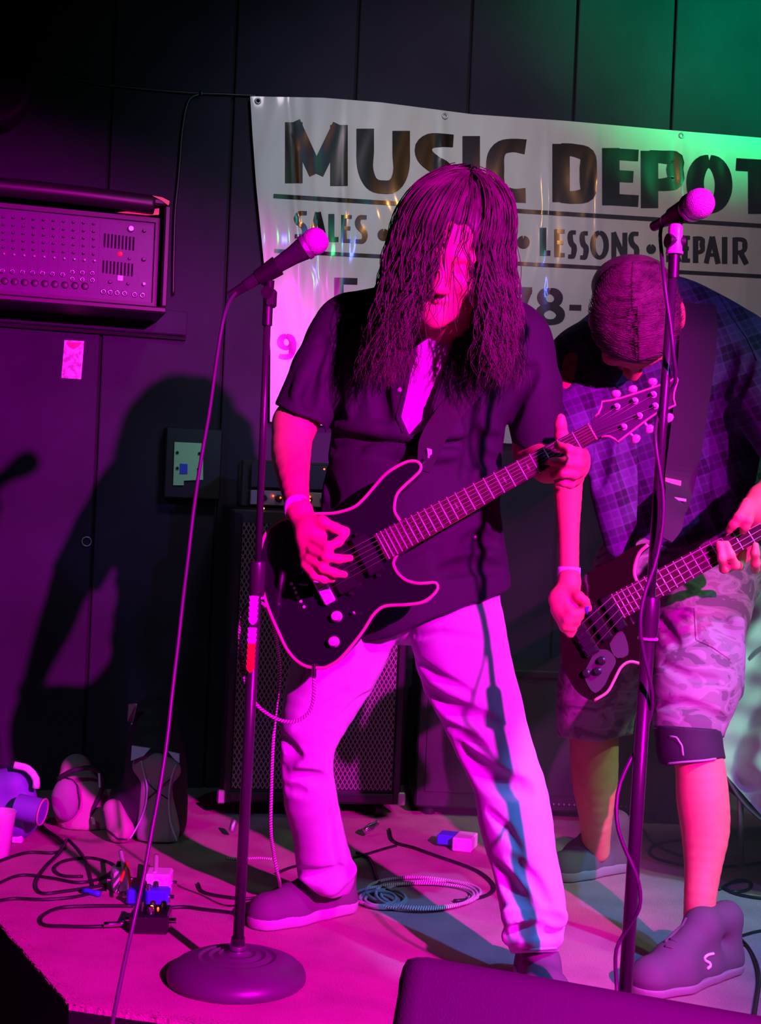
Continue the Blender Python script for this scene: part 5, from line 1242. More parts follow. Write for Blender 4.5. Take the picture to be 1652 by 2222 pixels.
# ---- knee brace
N = Field((0.50, 2.80, 0.30), (0.95, 3.12, 0.56), 0.0042)
N.chain([pr(1493, 1570, 2.97, 74), pr(1497, 1625, 2.96, 70), pr(1512, 1690, 2.95, 72)], 0.01)
N.carve([(1380, 1500), (1600, 1500), (1600, 1585), (1380, 1570)]); N.carve([(1380, 1645), (1452, 1663), (1466, 1659), (1520, 1653), (1562, 1648), (1640, 1640), (1640, 1900), (1360, 1900), (1360, 1645)])
bc = N.build('knee_brace', M['brace'], ba)
seamtube(N, [(1450, 1657), (1480, 1654), (1530, 1650), (1562, 1645)], 0.0028, 'trim', M['trimg'], bc)
seamtube(N, [(1453, 1598), (1468, 1600), (1480, 1618), (1483, 1640), (1478, 1652)], 0.0026, 'trim', M['trimg'], bc)
seamtube(N, [(1562, 1610), (1552, 1606), (1553, 1618)], 0.0022, 'trim', M['trimg'], bc)
# ---- shoes
shb1, UB1 = shoe('shoe', [(1572, 2108), (1520, 2124), (1462, 2143), (1412, 2156)], [0.036, 0.038, 0.046, 0.038], [0.142, 0.138, 0.085, 0.054], M['shoeb'], M['soleb'], ba, sole_h=0.020)
ub = UB1
seamtube(ub, [(1490, 1992), (1480, 2010), (1455, 2030), (1440, 2052)], 0.0035, 'lace', M['shoeb'], shb1)
for k in range(4):
    a_ = (1474 - k * 10, 2008 + k * 15); seamtube(ub, [a_, (a_[0] + 26, a_[1] + 7)], 0.003, 'lace', M['shoeb'], shb1)
lg = [(1549, 2069), (1536, 2072), (1529, 2079), (1532, 2085), (1540, 2089), (1542, 2096), (1535, 2102), (1522, 2104)]
seamtube(ub, [lg[i] for i in range(len(lg))], 0.0032, 'side_emblem', M['white'], shb1, off=-0.001)
shb2, UB2 = shoe('shoe', [(1335, 1888), (1300, 1893), (1258, 1900), (1225, 1908)], [0.038, 0.038, 0.046, 0.038], [0.155, 0.150, 0.085, 0.05], M['shoeb'], M['soleb'], ba)
# ---- wristband, pick
cuff(1235, 1241, 2.912, (0.02, 0.1, 1), 0.0245, 0.019, 'wristband', M['band'], ba)
pk = MB().prism([P(1268, 1310, 2.850), P(1279, 1316, 2.850), P(1275, 1334, 2.852)], (0, 1, 0), 0.001).build('guitar_pick', M['bluep']); tag(pk, 'small blue-violet pick held by the bass player', 'pick')
# ---- hair
Z_ = Field((0.40, 2.78, 1.15), (0.72, 3.22, 1.52), 0.0048)
Z_.ell(Hb(0, -0.018, 0.040), (0.093, 0.116, 0.106), BR, 0.0)
Z_.ell(Hb(0, -0.09, -0.02), (0.085, 0.06, 0.09), BR, 0.03)
Z_.cap(Hb(-0.04, 0.13, 0.02), Hb(0.07, 0.13, 0.02), 0.055, 0.055, 0.02, op='sub'); Z_.cap(Hb(-0.03, 0.13, -0.08), Hb(0.03, 0.13, -0.08), 0.08, 0.08, 0.02, op='sub')
Z_.ell(Hb(0.108, -0.005, 0.02), (0.026, 0.038, 0.03), BR, 0.01, 'sub')
Z_.chain([(Hb(-0.026, -0.01, 0.150), 0.010), (Hb(-0.027, 0.030, 0.143), 0.013), (Hb(-0.027, 0.060, 0.126), 0.014), (Hb(-0.026, 0.085, 0.097), 0.014)], 0.004, op='sub')
Z_.noise(0.0022, 3.0, 1.0)
hb = Z_.build('hair', M['hairb'], ba)
ST = []
for i in range(3600):
    # locks fan out from a parting that runs front to back
    y0 = nrg.uniform(-0.125, 0.100); sg = nrg.choice([-1, 1]); lift = nrg.uniform(-0.003, 0.006); x0 = -0.027 + sg * (abs(nrg.normal(0, 0.004)) + (0.010 if y0 > -0.01 and nrg.rand() < 0.9 else 0)) ; pts = []
    L = nrg.uniform(0.5, 1.35); sw = nrg.uniform(-0.9, 0.25) - 0.5 * (y0 < 0)
    for t in np.linspace(0, 1, 8):
        a = L * t * sg + (x0 / 0.1); yy = y0 * (1 - 0.12 * t) + sw * 0.06 * t * t + 0.0015 * math.sin(9 * t + i); yy = max(-0.108, min(0.108, yy)); q = max(0.02, 1 - (yy / 0.121) ** 2) ** 0.5
        pts.append(Hb(math.sin(a) * (0.099 + lift) * q, yy - 0.018, 0.040 + math.cos(a) * (0.109 + lift) * q))
    ST.append(pts)
sb = strands('hair_strands', ST, 0.0009, M['hairb'], hb); sb['kind'] = 'stuff'

# ================================================================== BASS GUITAR
bt = thing('bass_guitar', 'dark glossy bass guitar with pale edge and grey plates, played by the bent bass player', 'bass guitar', P(1300, 1525, 3.0))
q0, q1 = P(1342, 1315, 2.925), P(1601, 1171, 2.885)
_e = (q1 - q0); GB = Plane(q0, _e, ((0.97 * _e[1] - 0.15 * _e[2]) / _e[0], -0.97, 0.15))
OUB = [(1383, 1264), (1377, 1246), (1378, 1228), (1388, 1200), (1407, 1182), (1392, 1180), (1365, 1192), (1325, 1218), (1280, 1240), (1246, 1275), (1224, 1325), (1216, 1385), (1224, 1448), (1252, 1500), (1290, 1520), (1318, 1502), (1333, 1476), (1348, 1448), (1368, 1436), (1396, 1442), (1410, 1425), (1402, 1395), (1384, 1370), (1368, 1345), (1362, 1326), (1372, 1300)]
bb_, bq = plate(GB, OUB, -0.012, 0.040, 'bass_body', M['bass'], bt, auto=40)
ob('binding', tube_mesh('binding', smoothpath([GB.px(x, y, -0.0115) for x, y in OUB[:5]], 0.006), 0.0042, 8), M['cream'], bb_)
ob('binding', tube_mesh('binding', smoothpath([GB.px(x, y, -0.0115) for x, y in OUB[14:20]], 0.006), 0.0034, 8), M['cream'], bb_)
LB = float((q1 - q0) @ GB.u) * 1.75; slopeB = float((q1 - q0) @ GB.v) / float((q1 - q0) @ GB.u)
hb0 = np.linalg.norm(GB.px(1338.7, 1286) - GB.px(1345, 1344.6)) / 2; hb1 = hb0 * 0.70
MB().prism([GB.at(-0.004, -hb0, 0), GB.at(-0.004, hb0, 0), GB.at(LB, hb1 + slopeB * LB, 0), GB.at(LB, -hb1 + slopeB * LB, 0)], -GB.n, 0.006).build('fretboard', M['rosewood'], bt)
nm = []
for a, wv in ((0.0, hb0), (LB * 0.5, (hb0 + hb1) / 2), (LB, hb1)):
    nm.append([GB.at(a, slopeB * a + wv * math.cos(t), -0.006 - 0.016 * math.sin(t)) for t in np.linspace(0, math.pi, 9)])
V = [p for r__ in nm for p in r__]; Fq = [(i * 9 + j, i * 9 + j + 1, (i + 1) * 9 + j + 1, (i + 1) * 9 + j) for i in range(2) for j in range(8)] + [(i * 9, (i + 1) * 9, (i + 1) * 9 + 8, i * 9 + 8) for i in range(2)] + [tuple(range(9)), tuple(range(26, 17, -1))]
MB().add(V, Fq).build('neck', M['neckwood'], bt, smooth=True)
scB = 0.80; a24 = 0.0; nutB = scB * (1 - 0.25)
for k in range(24, 3, -1):
    a = nutB - scB * (1 - 2 ** (-k / 12.0)); a = a * 0.93
    if a > LB: break
    wv = hb0 + (hb1 - hb0) * a / LB
    tube('fret', [GB.at(a, slopeB * a - wv, 0.0005), GB.at(a, slopeB * a + wv, 0.0005)], 0.0014, M['fret'], bt, n=6, smooth=False)
brB = (GB.px(1268, 1388) - GB.o) @ GB.u; bvB = (GB.px(1268, 1388) - GB.o) @ GB.v
for i in range(4):
    s = (i - 1.5) / 1.5
    tube('string', [GB.at(LB, slopeB * LB + s * hb1 * 0.75, 0.004), GB.at(0, s * hb0 * 0.8, 0.006), GB.at(brB, bvB + s * 0.028, 0.008)], 0.0009 + 0.0002 * i, M['string'], bt, n=5, smooth=False)
c = GB.px(1270, 1388, -0.004); brb = MB().box(c, GB.u * 0.016, GB.v * 0.036, GB.n * 0.006, 0.002).build('bridge', M['bmetal'], bt)
for i in range(4): MB().box(c + GB.v * (i - 1.5) * 0.018 + GB.n * 0.009, GB.u * 0.012, GB.v * 0.006, GB.n * 0.004, 0.001).build('saddle', M['bmetal'], brb)
for cx, cy in ((1332, 1330), (1300, 1352)):
    MB().box(GB.px(cx, cy, -0.006), GB.u * 0.012, GB.v * 0.040, GB.n * 0.008, 0.003).build('pickup', M['pick'], bt)
for pts in ([(1292, 1409), (1320, 1411), (1337, 1434), (1323, 1464), (1312, 1487), (1292, 1504), (1276, 1487), (1268, 1462), (1280, 1436)], [(1323, 1397), (1339, 1374), (1351, 1370), (1361, 1392), (1363, 1421), (1340, 1428), (1328, 1414)]):
    plate(GB, pts, -0.009, 0.003, 'control_plate', M['guard'], bt, step=0.008)
for x, y in ((1307, 1433), (1298, 1456), (1274, 1461)):
    c = GB.px(x, y, -0.009); MB().lathe(c, GB.n, [(0, 0.009), (0.004, 0.009), (0.012, 0.0075), (0.014, 0.004)], 18).build('control_knob', M['bmetal'], bt, auto=30)
# strap: shoulder to body
st_pts = [(1512, 660), (1513, 720), (1508, 790), (1500, 860), (1490, 930), (1480, 1000), (1470, 1060)]
sp = [Q.hit(x, y) + np.array([0, -0.014, 0]) for x, y in st_pts if Q.hit(x, y) is not None]
sp[0] = sp[0] + np.array([0, 0.01, 0.0])
path = smoothpath(sp + [P(1463, 1110, 3.02), P(1456, 1150, 2.98), P(1448, 1172, 2.95)], 0.012)
for _ in range(10): path[1:-1] = (path[:-2] + path[2:] + path[1:-1] * 2) / 4
Tn = np.gradient(path, axis=0); wv = []; npn = len(path)
for i, t in enumerate(Tn):
    t = t / np.linalg.norm(t); q = np.cross(t, [0, -1, 0.1]); q /= np.linalg.norm(q); f = i / npn
    wv.append(q * np.interp(f, [0, .5, .78, .8, .92, 1], [0.045, 0.038, 0.030, 0.026, 0.024, 0.008]))
stb = ribbon('strap', path, wv, 0.0018, M['strapb'], bt)
def strapbox(px, py, w_, h_, m, nm_, par, yy):
    c = P(px, py, yy); MB().box(c, X3 * w_ + Z3 * -0.003, Z3 * h_, Y3 * 0.002, 0.001).build(nm_, m, par)
ip = np.argmin([abs(proj(*p)[1] - 1082) for p in path]); yb = path[ip][1]
strapbox(1465, 1082, 0.026, 0.0035, M['fret'], 'strap_buckle', stb, yb - 0.006)
ip = np.argmin([abs(proj(*p)[1] - 1046) for p in path]); yb = path[ip][1]
strapbox(1461, 1046, 0.019, 0.007, M['cream'], 'strap_label', stb, yb - 0.005)
# ================================================================== MICROPHONE STANDS
def micstand(label, bpx, brad, pole, rlow, rup, kclutch):
    base = FL(*bpx); st = thing('microphone_stand', label, 'microphone stand', base)
    pr_ = [(0, brad * .97), (0.004, brad), (0.014, brad * 1.0), (0.024, brad * .97), (0.034, brad * .88), (0.042, brad * .74), (0.045, brad * .64), (0.0485, brad * .57), (0.0485, brad * .55), (0.0455, brad * .53), (0.047, brad * .48), (0.0515, brad * .42), (0.0515, brad * .40), (0.048, brad * .38), (0.0495, brad * .33), (0.0545, brad * .28), (0.0545, brad * .26), (0.051, brad * .24), (0.055, brad * .18), (0.060, brad * .10), (0.066, 0.017), (0.070, 0.015)]
    MB().lathe(base, Z3, pr_, 72).build('base', M['base'], st, smooth=True)
    p = [base + Z3 * 0.05] + [P(*q) for q in pole]
    k = kclutch
    tube('lower_tube', p[:k + 1], rlow, M['stand'], st, n=18, smooth=False)
    tube('upper_tube', p[k:], rup, M['stand'], st, n=16, smooth=False)
    d = p[k + 1] - p[k]; d /= np.linalg.norm(d)
    MB().lathe(p[k] - d * 0.065, d, [(0, rlow * 1.02), (0.004, rlow * 1.38), (0.03, rlow * 1.42), (0.062, rlow * 1.42), (0.068, rlow * 1.25), (0.070, rup * 1.1)], 24).build('clutch', M['stand'], st, auto=30)
    MB().lathe(p[k] - d * 0.068, d, [(0, rlow * 1.5), (0.004, rlow * 1.5)], 24).build('clutch_ring', M['fret'], st, auto=30)
    MB().cyl(base + Z3 * 0.055, base + Z3 * 0.085, 0.015, 0.0135, n=20).build('base_collar', M['bmetal'], st, auto=30)
    return st, p
st1, p1 = micstand('front microphone stand with round cast base, at the left of the long-haired guitarist', (513, 2128), 0.136, [(560, 1222, 2.66), (582, 655, 2.62)], 0.0108, 0.0068, 1)
st2, p2 = micstand('microphone stand at the right, in front of the bass player, base hidden by the monitor', (1347, 2335), 0.120, [(1412, 1300, 2.31), (1464, 545, 2.30)], 0.0115, 0.0078, 1)
# clip holder
def clip(top, tail, head_, st, r=0.017):
    """plastic clip: swivel on the stand top, sleeve round the microphone"""
    d = head_ - tail; d /= np.linalg.norm(d)
    MB().cyl(top - Z3 * 0.045, top + Z3 * 0.012, 0.0095, n=16).build('thread_adapter', M['dark'], st, auto=30)
    sw = top + Z3 * 0.016; side = np.cross(d, Z3); side /= np.linalg.norm(side)
    MB().cyl(sw - side * 0.014, sw + side * 0.014, 0.012, n=18).build('swivel', M['dark'], st, auto=30)
def microphone(label, tail, head_, L, st_top, grille_m='mesh', hr_=0.0255, brand=None):
    tail = np.array(tail); head_ = np.array(head_); d = head_ - tail; d /= np.linalg.norm(d); m_ = thing('microphone', label, 'microphone', tail)
    b = head_ - d * 0.030; Lb = np.linalg.norm(b - tail)
    MB().lathe(tail, d, [(0, 0.009), (0.002, 0.0105), (0.01, 0.0115), (Lb * .5, 0.0140), (Lb * .8, 0.0175), (Lb * .93, 0.0205), (Lb * .96, 0.0215), (Lb, 0.0215)], 28).build('handle', M['stand'], m_, auto=30)
    MB().lathe(b - d * 0.002, d, [(0, 0.0225), (0.002, 0.0245), (0.008, 0.0245), (0.010, 0.0235)], 28).build('grille_ring', M['steel'], m_, auto=30)
    pf = [(0.008, 0.0235)] + [(0.008 + 0.032 * math.sin(a) if a > 0 else 0.008, 0.0245 * math.cos(a) ** 0.7 if a < 1.55 else 0.001) for a in np.linspace(0.1, 1.56, 9)]
    pf = [(0.008, 0.0225), (0.014, 0.0242), (0.020, 0.0255), (0.026, 0.0255), (0.032, 0.0245), (0.038, 0.022), (0.043, 0.0175), (0.047, 0.011), (0.0485, 0.004), (0.0487, 0.001)]
    MB().lathe(b, d, pf, 32).build('mesh_grille', M['mesh'], m_, smooth=True)
    MB().cyl(tail - d * 0.034, tail + d * 0.002, 0.0085, 0.0095, n=18).build('cable_plug', M['bmetal'], m_, auto=30)
    return m_, d
M['mesh'] = mat('mic_mesh', (0.5, 0.45, 0.5), 0.4, metal=0.25)
nt = M['mesh'].node_tree; b_ = nt.nodes['Principled BSDF']; tc = nt.nodes.new('ShaderNodeTexCoord'); vo = nt.nodes.new('ShaderNodeTexVoronoi'); vo.inputs['Scale'].default_value = 480
nt.links.new(tc.outputs['Object'], vo.inputs['Vector']); bp = nt.nodes.new('ShaderNodeBump'); bp.inputs['Strength'].default_value = 1; bp.inputs['Distance'].default_value = 0.0012; nt.links.new(vo.outputs['Distance'], bp.inputs['Height']); nt.links.new(bp.outputs['Normal'], b_.inputs['Normal'])
t1, h1 = P(530, 622, 2.62), P(690, 520, 2.60)
mic1, dm1 = microphone('black vocal microphone on the front stand, pointing up to the right', t1, h1, 0, None)
clip(p1[-1], t1, h1, st1)
q = P(583, 598, 2.612); MB().lathe(P(560, 604, 2.617), dm1, [(0, 0.0155), (0.045, 0.0195), (0.045, 0.0165), (0, 0.0125)], 24).build('clip_sleeve', M['dark'], st1, auto=30)
MB().cyl(P(583, 640, 2.62), P(586, 608, 2.614), 0.009, n=14).build('clip_neck', M['dark'], st1, auto=30)
MB().box(P(588, 648, 2.618), X3 * 0.011, Y3 * 0.010, Z3 * 0.017, 0.004).build('hinge_block', M['dark'], st1)
t2, h2 = P(1442, 480, 2.39), P(1522, 440, 2.285)
mic2, dm2 = microphone('bright pink-lit microphone on the right stand, pointing at the viewer', t2, h2, 0, None)
clip(p2[-1], t2, h2, st2)
MB().lathe(P(1462, 470, 2.364), dm2, [(0, 0.0165), (0.04, 0.0200), (0.04, 0.0170), (0, 0.0135)], 24).build('clip_sleeve', M['dark'], st2, auto=30)
MB().cyl(P(1464, 545, 2.30), P(1468, 488, 2.35), 0.010, n=16).build('clip_neck', M['dark'], st2, auto=30)
MB().lathe(P(1464, 552, 2.30), Z3, [(0, 0.0145), (0.004, 0.0145), (0.006, 0.0125), (0.045, 0.0120), (0.05, 0.009)], 20).build('clutch', M['fret'], st2, auto=30)
# microphone cables
c1 = tube('microphone_cable', [P(*q) for q in ((515, 632, 2.62), (500, 650, 2.60), (488, 680, 2.58), (478, 730, 2.57), (466, 810, 2.55), (455, 890, 2.53), (436, 1000, 2.50), (421, 1100, 2.47), (408, 1210, 2.44), (397, 1300, 2.41), (386, 1400, 2.38), (374, 1500, 2.35), (362, 1610, 2.32), (345, 1720, 2.29), (330, 1800, 2.27), (312, 1900, 2.24), (290, 2000, 2.21), (270, 2090, 2.17), (248, 2200, 2.12), (225, 2330, 2.05), (205, 2500, 1.98), (195, 2620, 1.95))], 0.0035, M['purplecable'], n=8, step=0.02)
tag(c1, 'long microphone cable hanging from the front microphone, running down to the bottom edge', 'cable')
YF = 2.585
c2 = tube('microphone_cable', [P(q[0], q[1], q[2] - 0.305 + 0.004) for q in ((1437, 486, 2.70), (1433, 510, 2.68), (1436, 550, 2.62), (1441, 600, 2.575), (1447, 650, 2.572), (1456, 710, 2.572), (1462, 770, 2.572), (1466, 830, 2.60), (1440, 870, 2.625), (1424, 920, 2.60), (1423, 960, 2.582), (1430, 1010, 2.58), (1438, 1060, 2.58), (1440, 1110, 2.58), (1434, 1170, 2.58), (1420, 1230, 2.575), (1402, 1280, 2.57), (1391, 1330, 2.565), (1391, 1380, 2.565), (1400, 1430, 2.575), (1412, 1480, 2.58), (1416, 1530, 2.60), (1400, 1590, 2.625), (1368, 1650, 2.62), (1346, 1700, 2.60), (1338, 1750, 2.585), (1342, 1800, 2.575), (1360, 1850, 2.57), (1380, 1895, 2.565), (1390, 1935, 2.565), (1388, 1970, 2.565), (1375, 1995, 2.575), (1352, 2030, 2.60), (1338, 2060, 2.60), (1336, 2100, 2.60), (1340, 2160, 2.59), (1340, 2240, 2.56))], 0.0033, M['purplecable'], n=8, step=0.02)
tag(c2, 'microphone cable wound loosely around the right microphone stand', 'cable')
# pick holder on the front stand
ph = thing('pick_holder', 'strip of pale and red guitar picks clipped to the front microphone stand', 'pick holder', P(547, 1450, 2.645))
MB().box(P(549, 1368, 2.648), X3 * 0.009 , Z3 * 0.072 + X3 * 0.004, Y3 * 0.003, 0.001).build('holder_rail', M['dark'], ph)
y = 1294; k = 0
while y < 1448:
    hgt = 15; red = y > 1395; gap = 1344 < y < 1358
    if not gap:
        x = 551.5 - (y - 1294) * 0.055; w_ = 0.0095 if not red else 0.0088
        c = P(x, y + hgt / 2, 2.642 - 0.001 * (k % 2)); pts = [c + X3 * a * w_ + Z3 * b * 0.0075 for a, b in ((-1, .8), (-.6, 1), (.6, 1), (1, .8), (.7, -.4), (.15, -1), (-.15, -1), (-.7, -.4))]
        MB().prism(pts, (0, 1, 0), 0.0025).build('guitar_pick', M['red'] if red else M['band'], ph)
    y += 11.5; k += 1
# braided guitar cable
bp_ = [P(*q) for q in ((681, 1468, 2.70), (682, 1500, 2.69), (676, 1535, 2.69), (660, 1556, 2.69), (632, 1567, 2.69), (600, 1560, 2.685), (575, 1545, 2.68), (556, 1528, 2.68), (540, 1500, 2.68), (528, 1460, 2.68), (521, 1410, 2.68), (521, 1360, 2.68), (530, 1325, 2.68), (548, 1306, 2.69), (570, 1310, 2.72), (590, 1345, 2.78), (605, 1420, 2.84), (606, 1480, 2.86), (598, 1550, 2.86), (592, 1630, 2.86), (589, 1720, 2.87), (588, 1800, 2.88), (594, 1850, 2.92), (606, 1910, 2.98))]
bc_ = tube('guitar_cable', bp_ + [FL(618, 1935, 0.006), FL(700, 1930, 0.005)], 0.0036, M['braid'], n=10, step=0.01)
tag(bc_, 'braided pale guitar cable looping from the guitar jack down to the stage', 'cable')
MB().cyl(P(682, 1440, 2.70), P(681, 1470, 2.70), 0.0055, n=14).build('cable_plug', M['chrome'], bc_)
# floor monitor wedge in front
mw = thing('monitor_wedge', 'dark carpeted stage monitor wedge cut off by the bottom edge', 'monitor speaker', FL(1250, 2560, 0))
mb = MB(); 
A0, A1 = P(905, 2074, 2.06), P(1652, 2206, 2.00); ax = A1 - A0; ax[2] *= 1.0; L = np.linalg.norm(ax); ax /= L
bk = np.array([-ax[1], ax[0], 0]); bk /= np.linalg.norm(bk); dn = np.cross(ax, bk); dn = dn if dn[2] < 0 else -dn
# cross-section, rounded top
def sec(p, s=1.0, sh=0.0):
    out = []
    for a, b in ((0.33, -0.48), (0.30, 0.0 - 0.03), (0.27, 0.0 + 0.0), (0.0, 0.0), (-0.02, 0.004), (-0.035, 0.014), (-0.045, 0.03), (-0.30, 0.36), (-0.30, 0.48)):
        out.append(p + bk * a * s + dn * (abs(b) if True else b) * s)
    return out
prof = [(0.06, 0.285), (0.055, 0.085), (0.03, 0.014), (0.012, 0.003), (0.0, 0.0), (-0.014, 0.004), (-0.026, 0.014), (-0.036, 0.03), (-0.20, 0.24), (-0.22, 0.285)]
secs = []
for t, ins in ((0.0, 0.030), (0.006, 0.012), (0.02, 0.003), (0.035, 0.0), (L * 0.5, 0.0), (L + 0.1, 0.0)):
    c0 = A0 - ax * 0.02 + ax * t; secs.append([c0 + bk * (a - (ins if a > 0 else -ins)) + dn * (b + ins) for a, b in prof])
n_ = len(prof); V = [p for s_ in secs for p in s_]; Fq = [(i * n_ + j, (i + 1) * n_ + j, (i + 1) * n_ + (j + 1) % n_, i * n_ + (j + 1) % n_) for i in range(len(secs) - 1) for j in range(n_)] + [tuple(range(n_)), tuple(range(len(V) - 1, len(V) - n_ - 1, -1))]
V = [v for v in V]
MB().add(V, Fq).build('wedge_case', M['monitor'], mw, auto=50)
for x, y in ((1198, 2152), (1180, 2148)):
    pass
# dark cloth scuff patches on the wedge
for pts in ([(1185, 2158), (1200, 2153), (1222, 2157), (1215, 2166), (1192, 2164)],):
    pass
# ================================================================== STAGE FLOOR CLUTTER
def fcable(pts, r, label, m='rubber', z=None, name='cable', step=0.012):
    q = []
    for p in pts:
        zz = p[2] if len(p) > 2 else r; q.append(FL(p[0], p[1], zz))
    o = tube(name, q, r, M[m], n=8, step=step); return tag(o, label, 'cable')
fcable([(-40, 1890), (0, 1868), (60, 1850), (120, 1850), (140, 1830), (100, 1800), (60, 1760, .03)], 0.0042, 'black cable arching over the carpet beside the plastic cup')
fcable([(145, 1822, .004), (130, 1850), (100, 1880), (78, 1915), (90, 1938), (140, 1934), (200, 1925), (230, 1920)], 0.0042, 'black cable bent in a sharp loop between the grey backpack and the pedals')
fcable([(150, 1822), (175, 1850), (190, 1880), (198, 1910), (202, 1925)], 0.0038, 'short black cable running straight towards the pedal group')
fcable([(-20, 1958), (30, 1950), (90, 1952), (150, 1948), (190, 1940), (230, 1928)], 0.004, 'black cable lying along the carpet left of the pedals, nearest the stage edge')
fcable([(290, 1966), (200, 1966), (130, 1970), (95, 1985), (88, 2000), (100, 2008), (140, 2010), (200, 2011), (262, 2008)], 0.0042, 'black pedal cable looping out to the left in a long narrow bow')
fcable([(-30, 1930), (40, 1900), (110, 1905), (170, 1915), (220, 1905), (250, 1880), (200, 1862), (140, 1868), (118, 1885), (135, 1900), (180, 1902)], 0.004, 'black cable coiled loosely behind the pedals')
fcable([(340, 1972), (400, 1968), (440, 1973), (500, 1980), (530, 1986), (600, 1992)], 0.0042, 'black cable running right from the pedals to the shoe')
fcable([(430, 1918), (440, 1935), (480, 1945), (540, 1950), (590, 1940), (640, 1925), (690, 1918)], 0.0042, 'black cable curving past the front microphone stand')
fcable([(600, 1895), (640, 1880), (700, 1873), (740, 1868), (770, 1860), (800, 1852), (840, 1840), (860, 1835)], 0.0038, 'thin dark cable running behind the left trouser leg')
fcable([(775, 1850), (800, 1862), (812, 1885), (818, 1905), (830, 1925), (845, 1935)], 0.005, 'thick black cable dropping into the coiled cables')
fcable([(845, 1800), (855, 1826), (900, 1840), (950, 1858), (1000, 1875), (1040, 1892), (1068, 1915), (1072, 1932), (1050, 1945), (1010, 1953), (985, 1955)], 0.0046, 'black cable sweeping in a wide curve right of the coiled cables')
fcable([(1395, 1800), (1420, 1830), (1460, 1850), (1500, 1862), (1560, 1870)], 0.004, 'black cable behind the bass player in front of the low cabinet')
fcable([(1480, 1822), (1440, 1828), (1412, 1842), (1420, 1860), (1460, 1872), (1510, 1880), (1580, 1880), (1652, 1872), (1700, 1868)], 0.004, 'black cable looped around behind the front leg of the bass player')
fcable([(1560, 1930), (1600, 1910), (1630, 1915), (1625, 1930), (1590, 1935), (1570, 1925), (1600, 1940), (1660, 1950), (1720, 1948)], 0.004, 'coil of black cable at the right edge of the stage')
fcable([(1552, 2000, .06), (1585, 2020, .03), (1620, 2050), (1642, 2090), (1648, 2130), (1643, 2170), (1638, 2210), (1640, 2260)], 0.004, 'dark cable curving from the grey shoe down to the bottom edge')
fcable([(1600, 2034), (1640, 2022), (1700, 2012)], 0.0035, 'thin cable leaving the frame to the right of the grey shoe')
fcable([(1588, 2095, .02), (1600, 2120), (1620, 2150), (1632, 2180), (1638, 2215)], 0.003, 'thin greenish cable beside the grey shoe', 'greenc')  if False else None
# coil of braided cable on the carpet
co = []
for k in range(90):
    a = k / 90 * 2 * math.pi * 3.6; cx, cy = 915 + 18 * math.sin(a * .31), 1940 + 5 * math.cos(a * .4); rx, ry = 118 - 16 * math.sin(a * .27 + 1), 31 - 5 * math.sin(a * .5)
    co.append((cx + rx * math.cos(a), cy + ry * math.sin(a), 0.005 + 0.002 * (k // 25)))
o = fcable(co, 0.0042, 'coil of pale braided cable on the carpet between the guitarist\'s feet', 'braid', name='coiled_cable')
co = []
for k in range(60):
    a = k / 60 * 2 * math.pi * 2.6; co.append((828 + 55 * (1 - k / 160) * math.cos(a) + 8 * math.sin(a * .4), 1950 + 22 * (1 - k / 160) * math.sin(a), 0.006 + 0.003 * (k // 20)))
fcable(co, 0.0040, 'smaller coil of cable lying in shadow beside the dark shoe heel', 'coilc', name='coiled_cable') if 'coilc' in M else fcable(co, 0.0040, 'smaller coil of cable lying in shadow beside the dark shoe heel', 'braid', name='coiled_cable')
fcable([(490, 1862), (520, 1864), (560, 1862), (590, 1864)], 0.0036, 'short stretch of pale braided cable behind the front microphone stand', 'braid')
# ---- pedals
def fbox(name, label, cat, px, py, w_, d_, h_, m, yaw=0.1, bev=0.006, parent=None, z0=0.0):
    c = FL(px, py, z0); a = np.array([math.cos(yaw), math.sin(yaw), 0]); b = np.array([-math.sin(yaw), math.cos(yaw), 0])
    return c, a, b
def pedal(label, px, py, w_, d_, h_, m, yaw=0.1, knobs=3, lamp=None, foot=True):
    c, a, b = fbox('', '', '', px, py, w_, d_, h_, m, yaw); t = thing('effect_pedal', label, 'pedal', c)
    cc = c + b * d_ / 2
    pts0 = [(-w_ / 2, 0, 0.004), (w_ / 2, 0, 0.004), (w_ / 2, d_, 0.004), (-w_ / 2, d_, 0.004)]
    MB().box(cc + Z3 * (h_ / 2 + 0.002), a * w_ / 2, b * d_ / 2, Z3 * h_ / 2, 0.005).build('pedal_case', M[m], t)
    for k in range(knobs):
        p = c + a * (k - (knobs - 1) / 2) * w_ * 0.28 + b * d_ * 0.78 + Z3 * (h_ + 0.002); MB().lathe(p, Z3, [(0, 0.007), (0.01, 0.006), (0.012, 0.003)], 12).build('knob', M['dark'], t, auto=40)
    if foot:
        p = c + b * d_ * 0.28 + Z3 * (h_ + 0.002); MB().lathe(p, Z3, [(0, 0.009), (0.004, 0.009), (0.005, 0.006), (0.011, 0.006), (0.012, 0.003)], 16).build('footswitch', M['chrome'], t, auto=40)
    if lamp:
        p = c + a * lamp[0] + b * lamp[1] + Z3 * (h_ + 0.002); MB().lathe(p, Z3, [(0, 0.004), (0.006, 0.0035), (0.008, 0.001)], 10).build('status_lamp', M['led_org'], t, smooth=True)
        MB().lathe(p + a * 0.014, Z3, [(0, 0.0025), (0.004, 0.002)], 8).build('status_lamp', M['led_red'], t, smooth=True)
    for sg in (-1, 1):
        p = cc + a * sg * w_ / 2 + Z3 * h_ * 0.5; MB().cyl(p, p + a * sg * 0.012, 0.006, n=12).build('jack_nut', M['chrome'], t, auto=40)
    return t, c, a, b
pedal('black effect pedal with glowing orange lamp, nearest the viewer', 322, 2030, 0.085, 0.085, 0.042, 'gloss', 0.05, 3, lamp=(0.0, 0.045))
pedal('bright blue effect pedal behind the one with the glowing lamp', 318, 1968, 0.095, 0.05, 0.035, 'bluep', 0.0, 2)
